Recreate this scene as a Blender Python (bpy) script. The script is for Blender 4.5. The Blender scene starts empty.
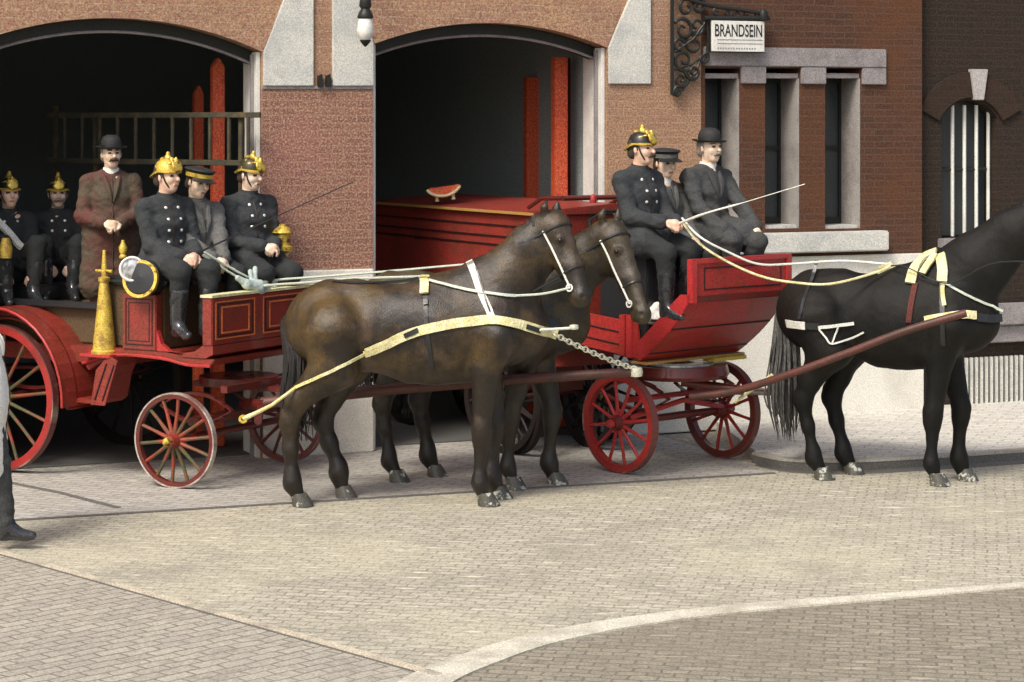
import bpy, bmesh, math, random
import numpy as np
from mathutils import Vector, Matrix, noise
from mathutils.bvhtree import BVHTree
random.seed(7); rng = np.random.default_rng(3)
R = math.radians; PI = math.pi
SC = bpy.context.scene; COL = SC.collection
V = Vector
# ------------------------------------------------------------------ camera model
FPX, CAMZ, CX, HY = 2200.0, 2.7, 512.0, 120.0
def at(px, py, y):
    """world point seen at pixel px,py at distance y"""
    return V(((px-CX)/FPX*y, y, CAMZ-(py-HY)/FPX*y))
def gr(px, py, z=0.0):
    y = FPX*(CAMZ-z)/(py-HY)
    return V(((px-CX)/FPX*y, y, z))
# ------------------------------------------------------------------ materials
def new_mat(name):
    m = bpy.data.materials.new(name); m.use_nodes = True
    nt = m.node_tree; b = nt.nodes['Principled BSDF']
    return m, nt, b
def mixc(nt, fac, a, b, mode='MIX'):
    n = nt.nodes.new('ShaderNodeMix'); n.data_type = 'RGBA'; n.blend_type = mode
    for s, v in ((n.inputs[0], fac), (n.inputs[6], a), (n.inputs[7], b)):
        if hasattr(v, 'is_output') or isinstance(v, bpy.types.NodeSocket): nt.links.new(v, s)
        elif isinstance(v, (int, float)): s.default_value = v
        else: s.default_value = (*v, 1)
    return n.outputs[2]
def nz(nt, vec, scale, detail=3, rough=.6):
    n = nt.nodes.new('ShaderNodeTexNoise'); n.inputs['Scale'].default_value = scale
    n.inputs['Detail'].default_value = detail; n.inputs['Roughness'].default_value = rough
    nt.links.new(vec, n.inputs['Vector']); return n.outputs['Fac']
def ramp(nt, v, a, b):
    n = nt.nodes.new('ShaderNodeMapRange'); nt.links.new(v, n.inputs[0])
    n.inputs[1].default_value = a; n.inputs[2].default_value = b; return n.outputs[0]
def mapping(nt, rot=(0,0,0), scale=(1,1,1)):
    t = nt.nodes.new('ShaderNodeTexCoord'); m = nt.nodes.new('ShaderNodeMapping')
    m.inputs['Rotation'].default_value = rot; m.inputs['Scale'].default_value = scale
    nt.links.new(t.outputs['Object'], m.inputs['Vector']); return m.outputs['Vector']
def bump(nt, b, h, strength, dist=.01):
    n = nt.nodes.new('ShaderNodeBump'); n.inputs['Strength'].default_value = strength
    n.inputs['Distance'].default_value = dist
    nt.links.new(h, n.inputs['Height']); nt.links.new(n.outputs[0], b.inputs['Normal'])
def mat(name, col, rough=.6, metal=0, grain=.25, blotch=None, bscale=6, bth=(.45,.65), gs=110, bmp=0, scale=(1,1,1), coat=0):
    m, nt, b = new_mat(name)
    vec = mapping(nt, scale=scale)
    c = col
    if blotch is not None:
        c = mixc(nt, ramp(nt, nz(nt, vec, bscale, 4), *bth), c, blotch)
    g = nz(nt, vec, gs, 2, .7)
    lo = tuple(max(0, x*(1-grain*1.6)) for x in (1,1,1)); hi = tuple(x*(1+grain*1.6) for x in (1,1,1))
    c = mixc(nt, 1.0, c, mixc(nt, ramp(nt, g, .3, .7), lo, hi), 'MULTIPLY')
    nt.links.new(c, b.inputs['Base Color'])
    b.inputs['Roughness'].default_value = rough; b.inputs['Metallic'].default_value = metal
    b.inputs['Coat Weight'].default_value = coat
    if bmp: bump(nt, b, nz(nt, vec, gs*.4, 4), bmp)
    return m
def brick_mat(name, c1, c2, mortar, w=.21, h=.062, speck=None, speckf=.5, rot=(R(90),0,0), msz=.006, tint=None, bmp=.5, offs=.5):
    """brick pattern laid in the local X/Z plane (or X/Y with rot 0)"""
    m, nt, b = new_mat(name)
    vec = mapping(nt, rot=rot)
    warp = nt.nodes.new('ShaderNodeVectorMath'); warp.operation = 'MULTIPLY_ADD'
    n0 = nt.nodes.new('ShaderNodeTexNoise'); n0.inputs['Scale'].default_value = 3 if msz < .0065 else 5; n0.inputs['Detail'].default_value = 4; nt.links.new(vec, n0.inputs['Vector'])
    nt.links.new(n0.outputs['Color'], warp.inputs[0]); warp.inputs[1].default_value = (.02,.02,.0) if msz < .0065 else (.06,.06,0); nt.links.new(vec, warp.inputs[2])
    br = nt.nodes.new('ShaderNodeTexBrick'); nt.links.new(warp.outputs[0], br.inputs['Vector'])
    br.inputs['Color1'].default_value = (*c1,1); br.inputs['Color2'].default_value = (*c2,1)
    br.inputs['Mortar'].default_value = (*mortar,1); br.inputs['Scale'].default_value = 1
    br.inputs['Brick Width'].default_value = w; br.inputs['Row Height'].default_value = h
    br.inputs['Mortar Size'].default_value = msz; br.inputs['Bias'].default_value = 0; br.offset = offs
    c = br.outputs['Color']
    if tint is not None:
        for tc, sc, th in tint: c = mixc(nt, mulf(nt, ramp(nt, nz(nt, vec, sc, 5), *th), .5 if msz > .0065 else 1), c, tc)
    if speck is not None:
        c = mixc(nt, mulf(nt, ramp(nt, nz(nt, vec, 60, 2, .7), .48, .60), speckf), c, speck)
        c = mixc(nt, mulf(nt, ramp(nt, nz(nt, vec, 75, 2, .7), .55, .62), speckf*.7), c, tuple(x*.45 for x in c1))
    g = ramp(nt, nz(nt, vec, 70, 3, .8), .3, .7)
    c = mixc(nt, 1, c, mixc(nt, g, (.6,.6,.6), (1.4,1.4,1.4)), 'MULTIPLY')
    nt.links.new(c, b.inputs['Base Color']); b.inputs['Roughness'].default_value = .9
    b.inputs['Specular IOR Level'].default_value = .2
    hm = mixc(nt, .35, br.outputs['Fac'], nz(nt, vec, 40, 4))
    inv = nt.nodes.new('ShaderNodeMath'); inv.operation = 'SUBTRACT'; inv.inputs[0].default_value = 1
    nt.links.new(hm, inv.inputs[1]); bump(nt, b, inv.outputs[0], bmp, .008)
    return m
def mulf(nt, v, f):
    n = nt.nodes.new('ShaderNodeMath'); n.operation = 'MULTIPLY'; nt.links.new(v, n.inputs[0]); n.inputs[1].default_value = f
    return n.outputs[0]
# ------------------------------------------------------------------ object helpers
def link(name, me, m=None, parent=None, smooth=False):
    o = bpy.data.objects.new(name, me); COL.objects.link(o)
    if m is not None:
        for x in (m if isinstance(m, (list, tuple)) else [m]): me.materials.append(x)
    if parent is not None: o.parent = parent
    if smooth: me.shade_smooth()
    return o
def tag(o, label=None, cat=None, group=None, kind=None):
    if label: o['label'] = label
    if cat: o['category'] = cat
    if group: o['group'] = group
    if kind: o['kind'] = kind
    return o
def empty(name, loc=(0,0,0), rz=0, label=None, cat=None, group=None):
    o = bpy.data.objects.new(name, None); COL.objects.link(o); o.location = loc; o.rotation_euler = (0,0,rz)
    o.empty_display_size = .1
    return tag(o, label, cat, group)
class MB:
    def __init__(s): s.v = []; s.f = []
    def add(s, vs, fs):
        k = len(s.v); s.v += [tuple(x) for x in vs]; s.f += [tuple(i+k for i in f) for f in fs]; return s
    def box(s, x0, x1, y0, y1, z0, z1, b=.0):
        if b <= 0:
            vs = [(x,y,z) for x in (x0,x1) for y in (y0,y1) for z in (z0,z1)]
            s.add(vs, [(0,1,3,2),(4,6,7,5),(0,4,5,1),(2,3,7,6),(0,2,6,4),(1,5,7,3)]); return s
        bm = bmesh.new(); bmesh.ops.create_cube(bm, size=1)
        for v in bm.verts: v.co = V(((x0+x1)/2+v.co.x*(x1-x0), (y0+y1)/2+v.co.y*(y1-y0), (z0+z1)/2+v.co.z*(z1-z0)))
        bmesh.ops.bevel(bm, geom=bm.edges[:], offset=b, segments=2, affect='EDGES')
        s.add([v.co[:] for v in bm.verts], [[v.index for v in f.verts] for f in bm.faces]) if not bm.verts.index_update() else 0
        bm.free(); return s
    def prism(s, pts, axis, a, b):
        """pts 2D outline extruded along axis ('x','y','z') from a to b"""
        def mk(p, t):
            return {'x':(t,p[0],p[1]), 'y':(p[0],t,p[1]), 'z':(p[0],p[1],t)}[axis]
        n = len(pts); vs = [mk(p,a) for p in pts]+[mk(p,b) for p in pts]
        fs = [tuple(range(n))[::-1], tuple(range(n,2*n))]+[(i,(i+1)%n,n+(i+1)%n,n+i) for i in range(n)]
        return s.add(vs, fs)
    def tube(s, pts, r, seg=10, cap=True):
        pts = [V(p) for p in pts]; n = len(pts)
        rs = r if isinstance(r, (list,tuple)) else [r]*n
        vs = []; up = None
        for i, p in enumerate(pts):
            t = (pts[min(i+1,n-1)]-pts[max(i-1,0)]).normalized()
            if up is None: up = t.orthogonal().normalized()
            up = (up-t*up.dot(t)); up = up.normalized() if up.length > 1e-6 else t.orthogonal().normalized()
            w = t.cross(up)
            for k in range(seg):
                a = 2*PI*k/seg; vs.append(p+(up*math.cos(a)+w*math.sin(a))*rs[i])
        fs = [(i*seg+k, i*seg+(k+1)%seg, (i+1)*seg+(k+1)%seg, (i+1)*seg+k) for i in range(n-1) for k in range(seg)]
        if cap: fs += [tuple(range(seg))[::-1], tuple(range((n-1)*seg, n*seg))]
        return s.add(vs, fs)
    def lathe(s, prof, seg=32, M=None):
        """prof: (r, h) pairs, axis = local Z, M places it"""
        vs = []; n = len(prof)
        for r, h in prof:
            for k in range(seg):
                a = 2*PI*k/seg; vs.append(V((r*math.cos(a), r*math.sin(a), h)))
        if M is not None: vs = [M @ v for v in vs]
        fs = [(i*seg+k, i*seg+(k+1)%seg, (i+1)*seg+(k+1)%seg, (i+1)*seg+k) for i in range(n-1) for k in range(seg)]
        if prof[0] != prof[-1]: fs += [tuple(range(seg))[::-1], tuple(range((n-1)*seg, n*seg))]
        return s.add(vs, fs)
    def build(s, name, m, parent=None, smooth=False, bevel=0, auto=True):
        bm = bmesh.new(); vs = [bm.verts.new(v) for v in s.v]
        for f in s.f:
            try: bm.faces.new([vs[i] for i in f])
            except ValueError: pass
        bmesh.ops.recalc_face_normals(bm, faces=bm.faces[:])
        if bevel:
            es = [e for e in bm.edges if len(e.link_faces) == 2 and e.calc_face_angle(0) > R(40)]
            bmesh.ops.bevel(bm, geom=es, offset=bevel, segments=2, affect='EDGES', clamp_overlap=True)
        me = bpy.data.meshes.new(name); bm.to_mesh(me); bm.free()
        o = link(name, me, m, parent)
        if smooth:
            me.shade_smooth()
            try: me.set_sharp_from_angle(angle=R(40))
            except Exception: pass
        return o
def smooth_path(pts, n=6):
    pts = [V(p) for p in pts]; out = []
    for i in range(len(pts)-1):
        p0 = pts[max(i-1,0)]; p1 = pts[i]; p2 = pts[i+1]; p3 = pts[min(i+2,len(pts)-1)]
        for k in range(n):
            t = k/n
            out.append(.5*((2*p1)+(p2-p0)*t+(2*p0-5*p1+4*p2-p3)*t*t+(3*p1-p0-3*p2+p3)*t**3))
    out.append(pts[-1]); return out
# ------------------------------------------------------------------ organic surfaces (distance field -> surface nets)
class SDF:
    def __init__(s, h=.012): s.p = []; s.h = h; s.lo = np.full(3, 1e9); s.hi = np.full(3, -1e9)
    def _ext(s, pts, r):
        for p in pts: s.lo = np.minimum(s.lo, np.array(p)-r); s.hi = np.maximum(s.hi, np.array(p)+r)
    def rc(s, a, b, ra, rb=None, k=.03, wide=None, sub=False):
        rb = ra if rb is None else rb
        e = wide[1] if wide else 1
        s.p.append(('c', np.array(V(a)[:]), np.array(V(b)[:]), ra, rb, k, wide, sub)); s._ext([a,b], max(ra,rb)*max(1,e)+.02); return s
    def chain(s, pts, rs, k=.03, wide=None):
        for i in range(len(pts)-1): s.rc(pts[i], pts[i+1], rs[i], rs[i+1], k, wide)
        return s
    def ell(s, c, r, M=None, k=.03, sub=False):
        s.p.append(('e', np.array(V(c)[:]), np.array(r), M, k, sub)); s._ext([c], max(r)+.02); return s
    def field(s, k0=0):
        h = s.h; lo = s.lo-2*h; n = np.ceil((s.hi-lo)/h).astype(int)+3
        F = np.full(n, 1.0, np.float32)
        ax = [lo[i]+h*np.arange(n[i]) for i in range(3)]
        for p in s.p:
            if p[0] == 'c': _, a, b, ra, rb, k, wide, sub = p; e = wide[1] if wide else 1; rr = max(ra,rb)*max(1,e); pl = np.minimum(a,b)-rr; ph = np.maximum(a,b)+rr
            else: _, c, r, M, k, sub = p; rr = max(r); pl = c-rr; ph = c+rr
            mg = k+3*h
            i0 = np.maximum(np.floor((pl-mg-lo)/h).astype(int), 0); i1 = np.minimum(np.ceil((ph+mg-lo)/h).astype(int)+1, n)
            X, Y, Z = np.meshgrid(*[ax[i][i0[i]:i1[i]] for i in range(3)], indexing='ij')
            if p[0] == 'c':
                ba = b-a; L = max(ba@ba, 1e-9); px, py, pz = X-a[0], Y-a[1], Z-a[2]
                t = np.clip((px*ba[0]+py*ba[1]+pz*ba[2])/L, 0, 1)
                qx, qy, qz = px-t*ba[0], py-t*ba[1], pz-t*ba[2]
                if wide:
                    w = wide[0]; d = (qx*w[0]+qy*w[1]+qz*w[2])*(1-1/e); qx = qx-d*w[0]; qy = qy-d*w[1]; qz = qz-d*w[2]
                D = np.sqrt(qx*qx+qy*qy+qz*qz)-(ra+(rb-ra)*t)
            else:
                px, py, pz = X-c[0], Y-c[1], Z-c[2]
                if M is not None:
                    A = np.array(M.to_3x3().transposed()); px, py, pz = [A[i,0]*px+A[i,1]*py+A[i,2]*pz for i in range(3)]
                k0_ = np.sqrt((px/r[0])**2+(py/r[1])**2+(pz/r[2])**2); k1_ = np.sqrt((px/r[0]**2)**2+(py/r[1]**2)**2+(pz/r[2]**2)**2)
                D = k0_*(k0_-1)/np.maximum(k1_, 1e-6)
            S = tuple(slice(i0[i], i1[i]) for i in range(3)); G = F[S]
            if sub:
                D = -D; hh = np.maximum(k-np.abs(G-D), 0)/k; F[S] = np.maximum(G, D)+hh*hh*k/4
            else:
                hh = np.maximum(k-np.abs(G-D), 0)/k; F[S] = np.minimum(G, D)-hh*hh*k/4
        return F, lo
    def mesh(s, name, disp=None):
        F, lo = s.field(); h = s.h; n = np.array(F.shape); ins = F < 0; cs = n-1
        keys = []; pts = []; quads = []
        strides = np.array([cs[1]*cs[2], cs[2], 1])
        for a in range(3):
            o1, o2 = [(1,2),(2,0),(0,1)][a]
            s0 = [slice(None)]*3; s1 = [slice(None)]*3; s0[a] = slice(0,-1); s1[a] = slice(1,None)
            cr = ins[tuple(s0)] != ins[tuple(s1)]
            I = np.argwhere(cr)
            ok = (I[:,o1] > 0) & (I[:,o1] < n[o1]-1) & (I[:,o2] > 0) & (I[:,o2] < n[o2]-1); I = I[ok]
            J = I.copy(); J[:,a] += 1
            f0 = F[tuple(I.T)]; f1 = F[tuple(J.T)]; t = f0/(f0-f1); P = I.astype(float); P[:,a] += t
            c4 = []
            for d1, d2 in ((-1,-1),(0,-1),(0,0),(-1,0)):
                C = I.copy(); C[:,o1] += d1; C[:,o2] += d2; kk = C@strides; c4.append(kk); keys.append(kk); pts.append(P)
            q = np.stack(c4, 1); fl = f0 >= 0; q[fl] = q[fl][:, ::-1]; quads.append(q)
        keys = np.concatenate(keys); pts = np.concatenate(pts); u, inv = np.unique(keys, return_inverse=True)
        acc = np.zeros((len(u),3)); cnt = np.bincount(inv)
        for i in range(3): acc[:,i] = np.bincount(inv, weights=pts[:,i])/cnt
        vs = acc*h+lo; q = np.searchsorted(u, np.concatenate(quads))
        me = bpy.data.meshes.new(name); me.from_pydata(vs.tolist(), [], q.tolist()); me.update(); me.shade_smooth()
        if disp:
            N = np.zeros(len(vs)*3); me.vertices.foreach_get('normal', N); N = N.reshape(-1,3)
            D = np.array([disp(V(v)) for v in vs]); vs = vs+N*D[:,None]
            me.vertices.foreach_set('co', vs.ravel()); me.update()
        return me
    def build(s, name, m, parent=None, disp=None, region=None):
        me = s.mesh(name, disp); o = link(name, me, m, parent)
        if region:
            c = np.zeros(len(me.polygons)*3); me.polygons.foreach_get('center', c); idx = region(c.reshape(-1,3))
            me.polygons.foreach_set('material_index', idx.astype(np.int32)); me.update()
        return o
def folds(amp, fx=(9,9,4)):
    return lambda v: amp*(noise.noise(V((v.x*fx[0], v.y*fx[1], v.z*fx[2])))+.5*noise.noise(V((v.x*fx[0]*2.3+5, v.y*fx[1]*2.3, v.z*fx[2]*2.5))))
def creases(amp, sd=0):
    def f(v):
        a = noise.noise(V((v.x*6+sd, v.y*6, v.z*13+v.y*7))); b_ = noise.noise(V((v.x*11+sd+9, v.y*10, v.z*22-v.y*12)))
        return amp*(.55-1.9*abs(a))*.9+amp*.5*(.4-1.5*abs(b_))
    return f

# ------------------------------------------------------------------ palette
M = {}
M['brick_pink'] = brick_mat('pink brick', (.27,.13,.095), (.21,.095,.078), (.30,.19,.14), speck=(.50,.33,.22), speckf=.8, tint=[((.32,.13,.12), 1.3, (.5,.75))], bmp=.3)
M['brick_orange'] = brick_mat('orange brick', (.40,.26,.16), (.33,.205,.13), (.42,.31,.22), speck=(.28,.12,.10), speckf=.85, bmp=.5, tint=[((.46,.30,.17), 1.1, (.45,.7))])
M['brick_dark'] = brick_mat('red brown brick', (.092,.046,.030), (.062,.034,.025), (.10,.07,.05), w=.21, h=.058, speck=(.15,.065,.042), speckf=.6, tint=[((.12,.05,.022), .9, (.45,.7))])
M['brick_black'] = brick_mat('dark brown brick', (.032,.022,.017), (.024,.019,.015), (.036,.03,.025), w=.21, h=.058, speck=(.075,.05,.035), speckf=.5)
M['brick_archdark'] = brick_mat('dark arch brick', (.045,.027,.019), (.034,.023,.017), (.04,.03,.025), w=.21, h=.058, speck=(.06,.04,.03), speckf=.4)
M['stone'] = mat('pale stone', (.60,.60,.55), .85, blotch=(.46,.47,.45), bscale=3, grain=.22, bmp=.2)
M['stone_grey'] = mat('mauve grey stone', (.27,.25,.25), .85, blotch=(.2,.18,.18), bscale=5, grain=.28, bmp=.2)
M['keystone'] = mat('weathered keystone', (.42,.40,.39), .85, grain=.25)
M['reveal'] = mat('dull stone reveal', (.33,.31,.29), .85, grain=.25, blotch=(.24,.22,.21), bscale=4)
M['plinth'] = mat('whitewashed plinth', (.78,.76,.68), .85, blotch=(.66,.64,.56), bscale=2.2, grain=.18, bmp=.15)
M['white'] = mat('white paint', (.75,.75,.7), .5, grain=.12, blotch=(.62,.62,.58), bscale=4)
M['ironblack'] = mat('black iron', (.02,.022,.02), .5, metal=.3, grain=.3)
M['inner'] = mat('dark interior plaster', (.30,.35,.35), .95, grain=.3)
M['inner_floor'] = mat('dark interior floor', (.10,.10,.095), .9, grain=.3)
M['glassdark'] = mat('dark window glass', (.045,.055,.06), .15, grain=.1)
M['red'] = mat('red coach paint', (.235,.030,.020), .42, blotch=(.16,.032,.018), bscale=5, grain=.38, coat=.15)
M['cartred'] = mat('scarlet cart paint', (.37,.028,.026), .42, blotch=(.27,.035,.02), bscale=5, grain=.38, coat=.15)
M['vanred'] = mat('brown red van paint', (.27,.034,.024), .5, blotch=(.18,.034,.022), bscale=4, grain=.38, coat=.1)
M['redbright'] = mat('bright red coach paint', (.42,.032,.034), .38, blotch=(.36,.03,.02), bscale=5, grain=.3, coat=.25)
M['redrim'] = mat('deep red wheel paint', (.34,.022,.018), .45, blotch=(.22,.02,.015), bscale=5, grain=.3)
M['reddark'] = mat('dark red coach paint', (.13,.016,.012), .42, blotch=(.08,.02,.012), bscale=6, grain=.3, coat=.2)
M['redpost'] = mat('vermilion painted wood', (.60,.06,.03), .6, blotch=(.6,.2,.06), bscale=60, grain=.4)
M['wheelshade'] = mat('shade-darkened wheel paint', (.014,.008,.007), .6, grain=.3)  # near-black colour stands in for shade on wheels behind and under the vehicles
M['line'] = mat('black pinstripe', (.025,.01,.01), .5)
M['gold'] = mat('gold pinstripe', (.42,.24,.07), .45, grain=.3)
M['goldred'] = mat('orange pinstripe', (.62,.16,.05), .45, grain=.35)
M['brass'] = mat('brass', (.70,.50,.09), .42, metal=.55, blotch=(.16,.10,.03), bscale=22, bth=(.5,.62), grain=.25)
M['brasspaint'] = mat('yellow brass skin', (.66,.48,.08), .45, metal=.3, blotch=(.34,.21,.05), bscale=12, grain=.3)
M['helmetdark'] = mat('tarnished brass and leather', (.05,.045,.02), .45, metal=.2, blotch=(.5,.36,.06), bscale=16, bth=(.55,.62), grain=.3)
M['steel'] = mat('nickel reflector', (.8,.8,.8), .3, metal=.6, grain=.1, blotch=(.3,.31,.33), bscale=16)
M['tyre'] = mat('worn steel tyre', (.50,.46,.40), .5, metal=.3, grain=.3, blotch=(.25,.14,.12), bscale=5)
M['tyre_red'] = mat('dull red tyre', (.16,.05,.045), .5, metal=.2, grain=.3, blotch=(.36,.30,.25), bscale=3, bth=(.55,.7))
M['spoke_olive'] = mat('olive and red spoke', (.07,.075,.03), .5, blotch=(.30,.04,.02), bscale=9)
M['interior_olive'] = mat('olive brown upholstery', (.09,.055,.025), .8, grain=.35)
M['leather'] = mat('black leather', (.018,.02,.022), .35, grain=.25, bmp=.1)
M['boot'] = mat('polished boot leather', (.028,.03,.034), .22, grain=.3, coat=.5)
M['cream'] = mat('cream webbing', (.70,.66,.40), .7, blotch=(.55,.5,.2), bscale=12, grain=.25)
M['yellowcream'] = mat('yellowed webbing', (.62,.55,.20), .7, blotch=(.75,.72,.5), bscale=9, grain=.25)
M['whitestrap'] = mat('white leather', (.72,.73,.66), .6, grain=.2)
M['chain'] = mat('pale chain steel', (.66,.66,.52), .4, metal=.35, grain=.2)
M['rein'] = mat('pale grey green rein', (.50,.55,.46), .6, grain=.2)
M['glove'] = mat('pale blue grey glove leather', (.42,.50,.47), .7, grain=.2)
M['skin'] = mat('skin', (.74,.50,.37), .55, blotch=(.66,.38,.27), bscale=18, grain=.1)
M['skinpale'] = mat('pale skin', (.80,.62,.48), .55, blotch=(.62,.40,.26), bscale=18, grain=.1)
M['skindark'] = mat('weathered skin', (.60,.44,.34), .6, grain=.15)
M['feature'] = mat('eyes and brows', (.05,.03,.025), .6)
M['lips'] = mat('lips', (.42,.14,.11), .6)
M['hair'] = mat('brown hair', (.05,.033,.022), .7, grain=.4, bmp=.4)
M['hairgrey'] = mat('grey hair', (.22,.2,.17), .7, grain=.4, bmp=.4)
M['navy'] = mat('navy wool cloth', (.026,.03,.033), .9, grain=.4, blotch=(.04,.044,.046), bscale=9, gs=140)
M['navydark'] = mat('black wool cloth', (.018,.021,.022), .9, grain=.4, gs=140)
M['charcoal'] = mat('charcoal overcoat cloth', (.05,.052,.052), .9, grain=.4, blotch=(.035,.037,.04), bscale=9, gs=140)
M['greycoat'] = mat('grey tweed cloth', (.11,.11,.105), .9, grain=.4, gs=140)
M['browncoat'] = mat('brown and maroon tweed', (.075,.06,.038), .9, blotch=(.10,.03,.024), bscale=3.2, bth=(.42,.62), grain=.4, gs=140)
M['maroon'] = mat('maroon cloth', (.10,.025,.02), .9, grain=.4)
M['button'] = mat('silver button', (.8,.8,.75), .35, metal=.3)
M['linen'] = mat('white linen', (.78,.77,.72), .8, grain=.15)
M['felt'] = mat('black felt', (.016,.017,.018), .75, grain=.3)
M['straw'] = mat('straw hat', (.6,.45,.15), .8, grain=.3)
M['hoof'] = mat('grey horn hoof', (.07,.068,.055), .4, blotch=(.45,.46,.40), bscale=16, bth=(.56,.62), grain=.3)
def coat_mat(name, base, warm, hi, r=.42):
    m, nt, b = new_mat(name); vec = mapping(nt)
    c = mixc(nt, ramp(nt, nz(nt, vec, 2.1, 6, .65), .46, .70), base, warm)
    c = mixc(nt, ramp(nt, nz(nt, mapping(nt, scale=(1.3,1,1)), 3.1, 3), .56, .76), c, hi)
    sp = nt.nodes.new('ShaderNodeSeparateXYZ'); nt.links.new(vec, sp.inputs[0])
    ad = nt.nodes.new('ShaderNodeMath'); ad.operation = 'MULTIPLY_ADD'; nt.links.new(nz(nt, vec, 5, 3), ad.inputs[0]); ad.inputs[1].default_value = .5; nt.links.new(sp.outputs[2], ad.inputs[2])
    c = mixc(nt, ramp(nt, ad.outputs[0], 1.05, .62), c, tuple(x*.62 for x in base))     # black points of a bay
    g = ramp(nt, nz(nt, mapping(nt, scale=(1,1,.35)), 170, 2, .8), .3, .7)
    c = mixc(nt, 1, c, mixc(nt, g, (.5,.5,.5), (1.5,1.5,1.5)), 'MULTIPLY')
    nt.links.new(c, b.inputs['Base Color']); b.inputs['Roughness'].default_value = r
    b.inputs['Specular IOR Level'].default_value = .5 if r < .5 else .26
    bump(nt, b, nz(nt, mapping(nt, scale=(1,1,.22)), 150, 3), .4, .010); return m
M['bay'] = coat_mat('dark bay horse coat', (.018,.013,.009), (.105,.064,.018), (.10,.066,.045), .40)
M['bayb'] = coat_mat('brown horse coat', (.019,.015,.010), (.085,.062,.02), (.07,.05,.036), .42)
M['black'] = coat_mat('black horse coat', (.007,.007,.0065), (.014,.011,.008), (.014,.012,.010), .62)
M['eyeball'] = mat('dark wet eye', (.012,.009,.007), .08, grain=0)
M['mane'] = mat('black horsehair', (.015,.013,.012), .55, grain=.5, gs=160, scale=(1,1,.2), bmp=.5)
M['tailgrey'] = mat('grey black horsehair', (.03,.03,.028), .55, grain=.6, gs=160, scale=(1,1,.15), bmp=.5, blotch=(.09,.09,.085), bscale=20)
M['pole'] = mat('red brown wood', (.095,.03,.022), .5, blotch=(.055,.025,.018), bscale=8, grain=.3)

# ================================================================== SETTING: ground
def sheet(name, pts, z, m, thick=0):
    b = MB()
    if thick: b.prism([(p[0],p[1]) for p in pts], 'z', z-thick, z)
    else: b.add([(p[0],p[1],z) for p in pts], [tuple(range(len(pts)))])
    o = b.build(name, m); o['kind'] = 'structure'; return o
def ground_mat(name, c1, c2, mortar, w, h, rotz, tints, msz=.008, bmp=.6, fine=(.55,1.5), streak=None):
    m = brick_mat(name, c1, c2, mortar, w=w, h=h, rot=(0,0,rotz), msz=msz, tint=tints, bmp=bmp)
    if streak:
        nt = m.node_tree; b = nt.nodes['Principled BSDF']; old = b.inputs['Base Color'].links[0].from_socket
        rz, sc, colr, th = streak
        s = ramp(nt, nz(nt, mapping(nt, rot=(0,0,rz), scale=(1,sc,1)), 3.2, 5, .75), *th)
        nt.links.new(mixc(nt, s, old, colr), b.inputs['Base Color'])
    return m
M['street'] = ground_mat('street setts', (.47,.44,.35), (.38,.355,.285), (.25,.235,.185), .14, .075, R(12), [((.52,.485,.36), .5, (.46,.62)), ((.37,.345,.275), .6, (.52,.68)), ((.26,.245,.20), 1.4, (.50,.70)), ((.25,.235,.19), 12, (.56,.66))], bmp=.9, msz=.0068, streak=(R(-14), 5, (.72,.69,.56), (.57,.67)))
M['street_brown'] = ground_mat('grey brown street setts', (.32,.29,.225), (.25,.225,.175), (.17,.155,.12), .14, .075, R(10), [((.24,.21,.16), .6, (.45,.65)), ((.16,.14,.11), 8, (.53,.66))], bmp=.8, msz=.0068, streak=(R(-12), 6, (.46,.42,.33), (.58,.67)))
M['pavers'] = ground_mat('clay pavement bricks', (.41,.38,.315), (.34,.315,.265), (.20,.185,.15), .19, .09, R(-46), [((.36,.335,.28), .7, (.5,.7)), ((.26,.24,.20), 8, (.54,.66))], msz=.0068, bmp=.8)
M['forecourt'] = ground_mat('forecourt bricks', (.45,.43,.39), (.36,.345,.31), (.25,.235,.21), .18, .08, R(22), [((.33,.315,.285), .6, (.45,.65)), ((.25,.24,.215), 8, (.55,.67))], bmp=.8, msz=.0068, streak=(R(-24), 6, (.62,.60,.55), (.58,.68)))
M['sidewalk'] = ground_mat('sidewalk bricks', (.64,.615,.55), (.54,.52,.47), (.36,.345,.31), .24, .10, R(22), [((.54,.52,.465), .7, (.45,.65)), ((.40,.38,.34), 8, (.56,.68))], bmp=.8, msz=.0068, streak=(R(-20), 6, (.74,.71,.64), (.57,.70)))
M['kerb'] = mat('kerb stone', (.40,.38,.33), .85, grain=.3, blotch=(.3,.28,.24), bscale=3)
M['kerbdark'] = mat('dark gutter stone', (.12,.115,.105), .85, grain=.3)
M['edgestone'] = mat('dull edge stone', (.52,.46,.35), .85, grain=.35, blotch=(.33,.30,.24), bscale=4, bmp=.2)
M['palestrip'] = mat('pale channel stone', (.60,.575,.475), .85, grain=.25, blotch=(.42,.39,.31), bscale=3, bmp=.2)
M['earth'] = mat('grey ground', (.25,.23,.19), .95, grain=.3, gs=20)
sheet('ground', [(-3000,-3000),(3000,-3000),(3000,3000),(-3000,3000)], -.012, M['earth'])
sheet('street', [(-60,-8),(60,-8),(60,17.3+22),(-60,17.3-22)], -.004, M['street'])
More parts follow.
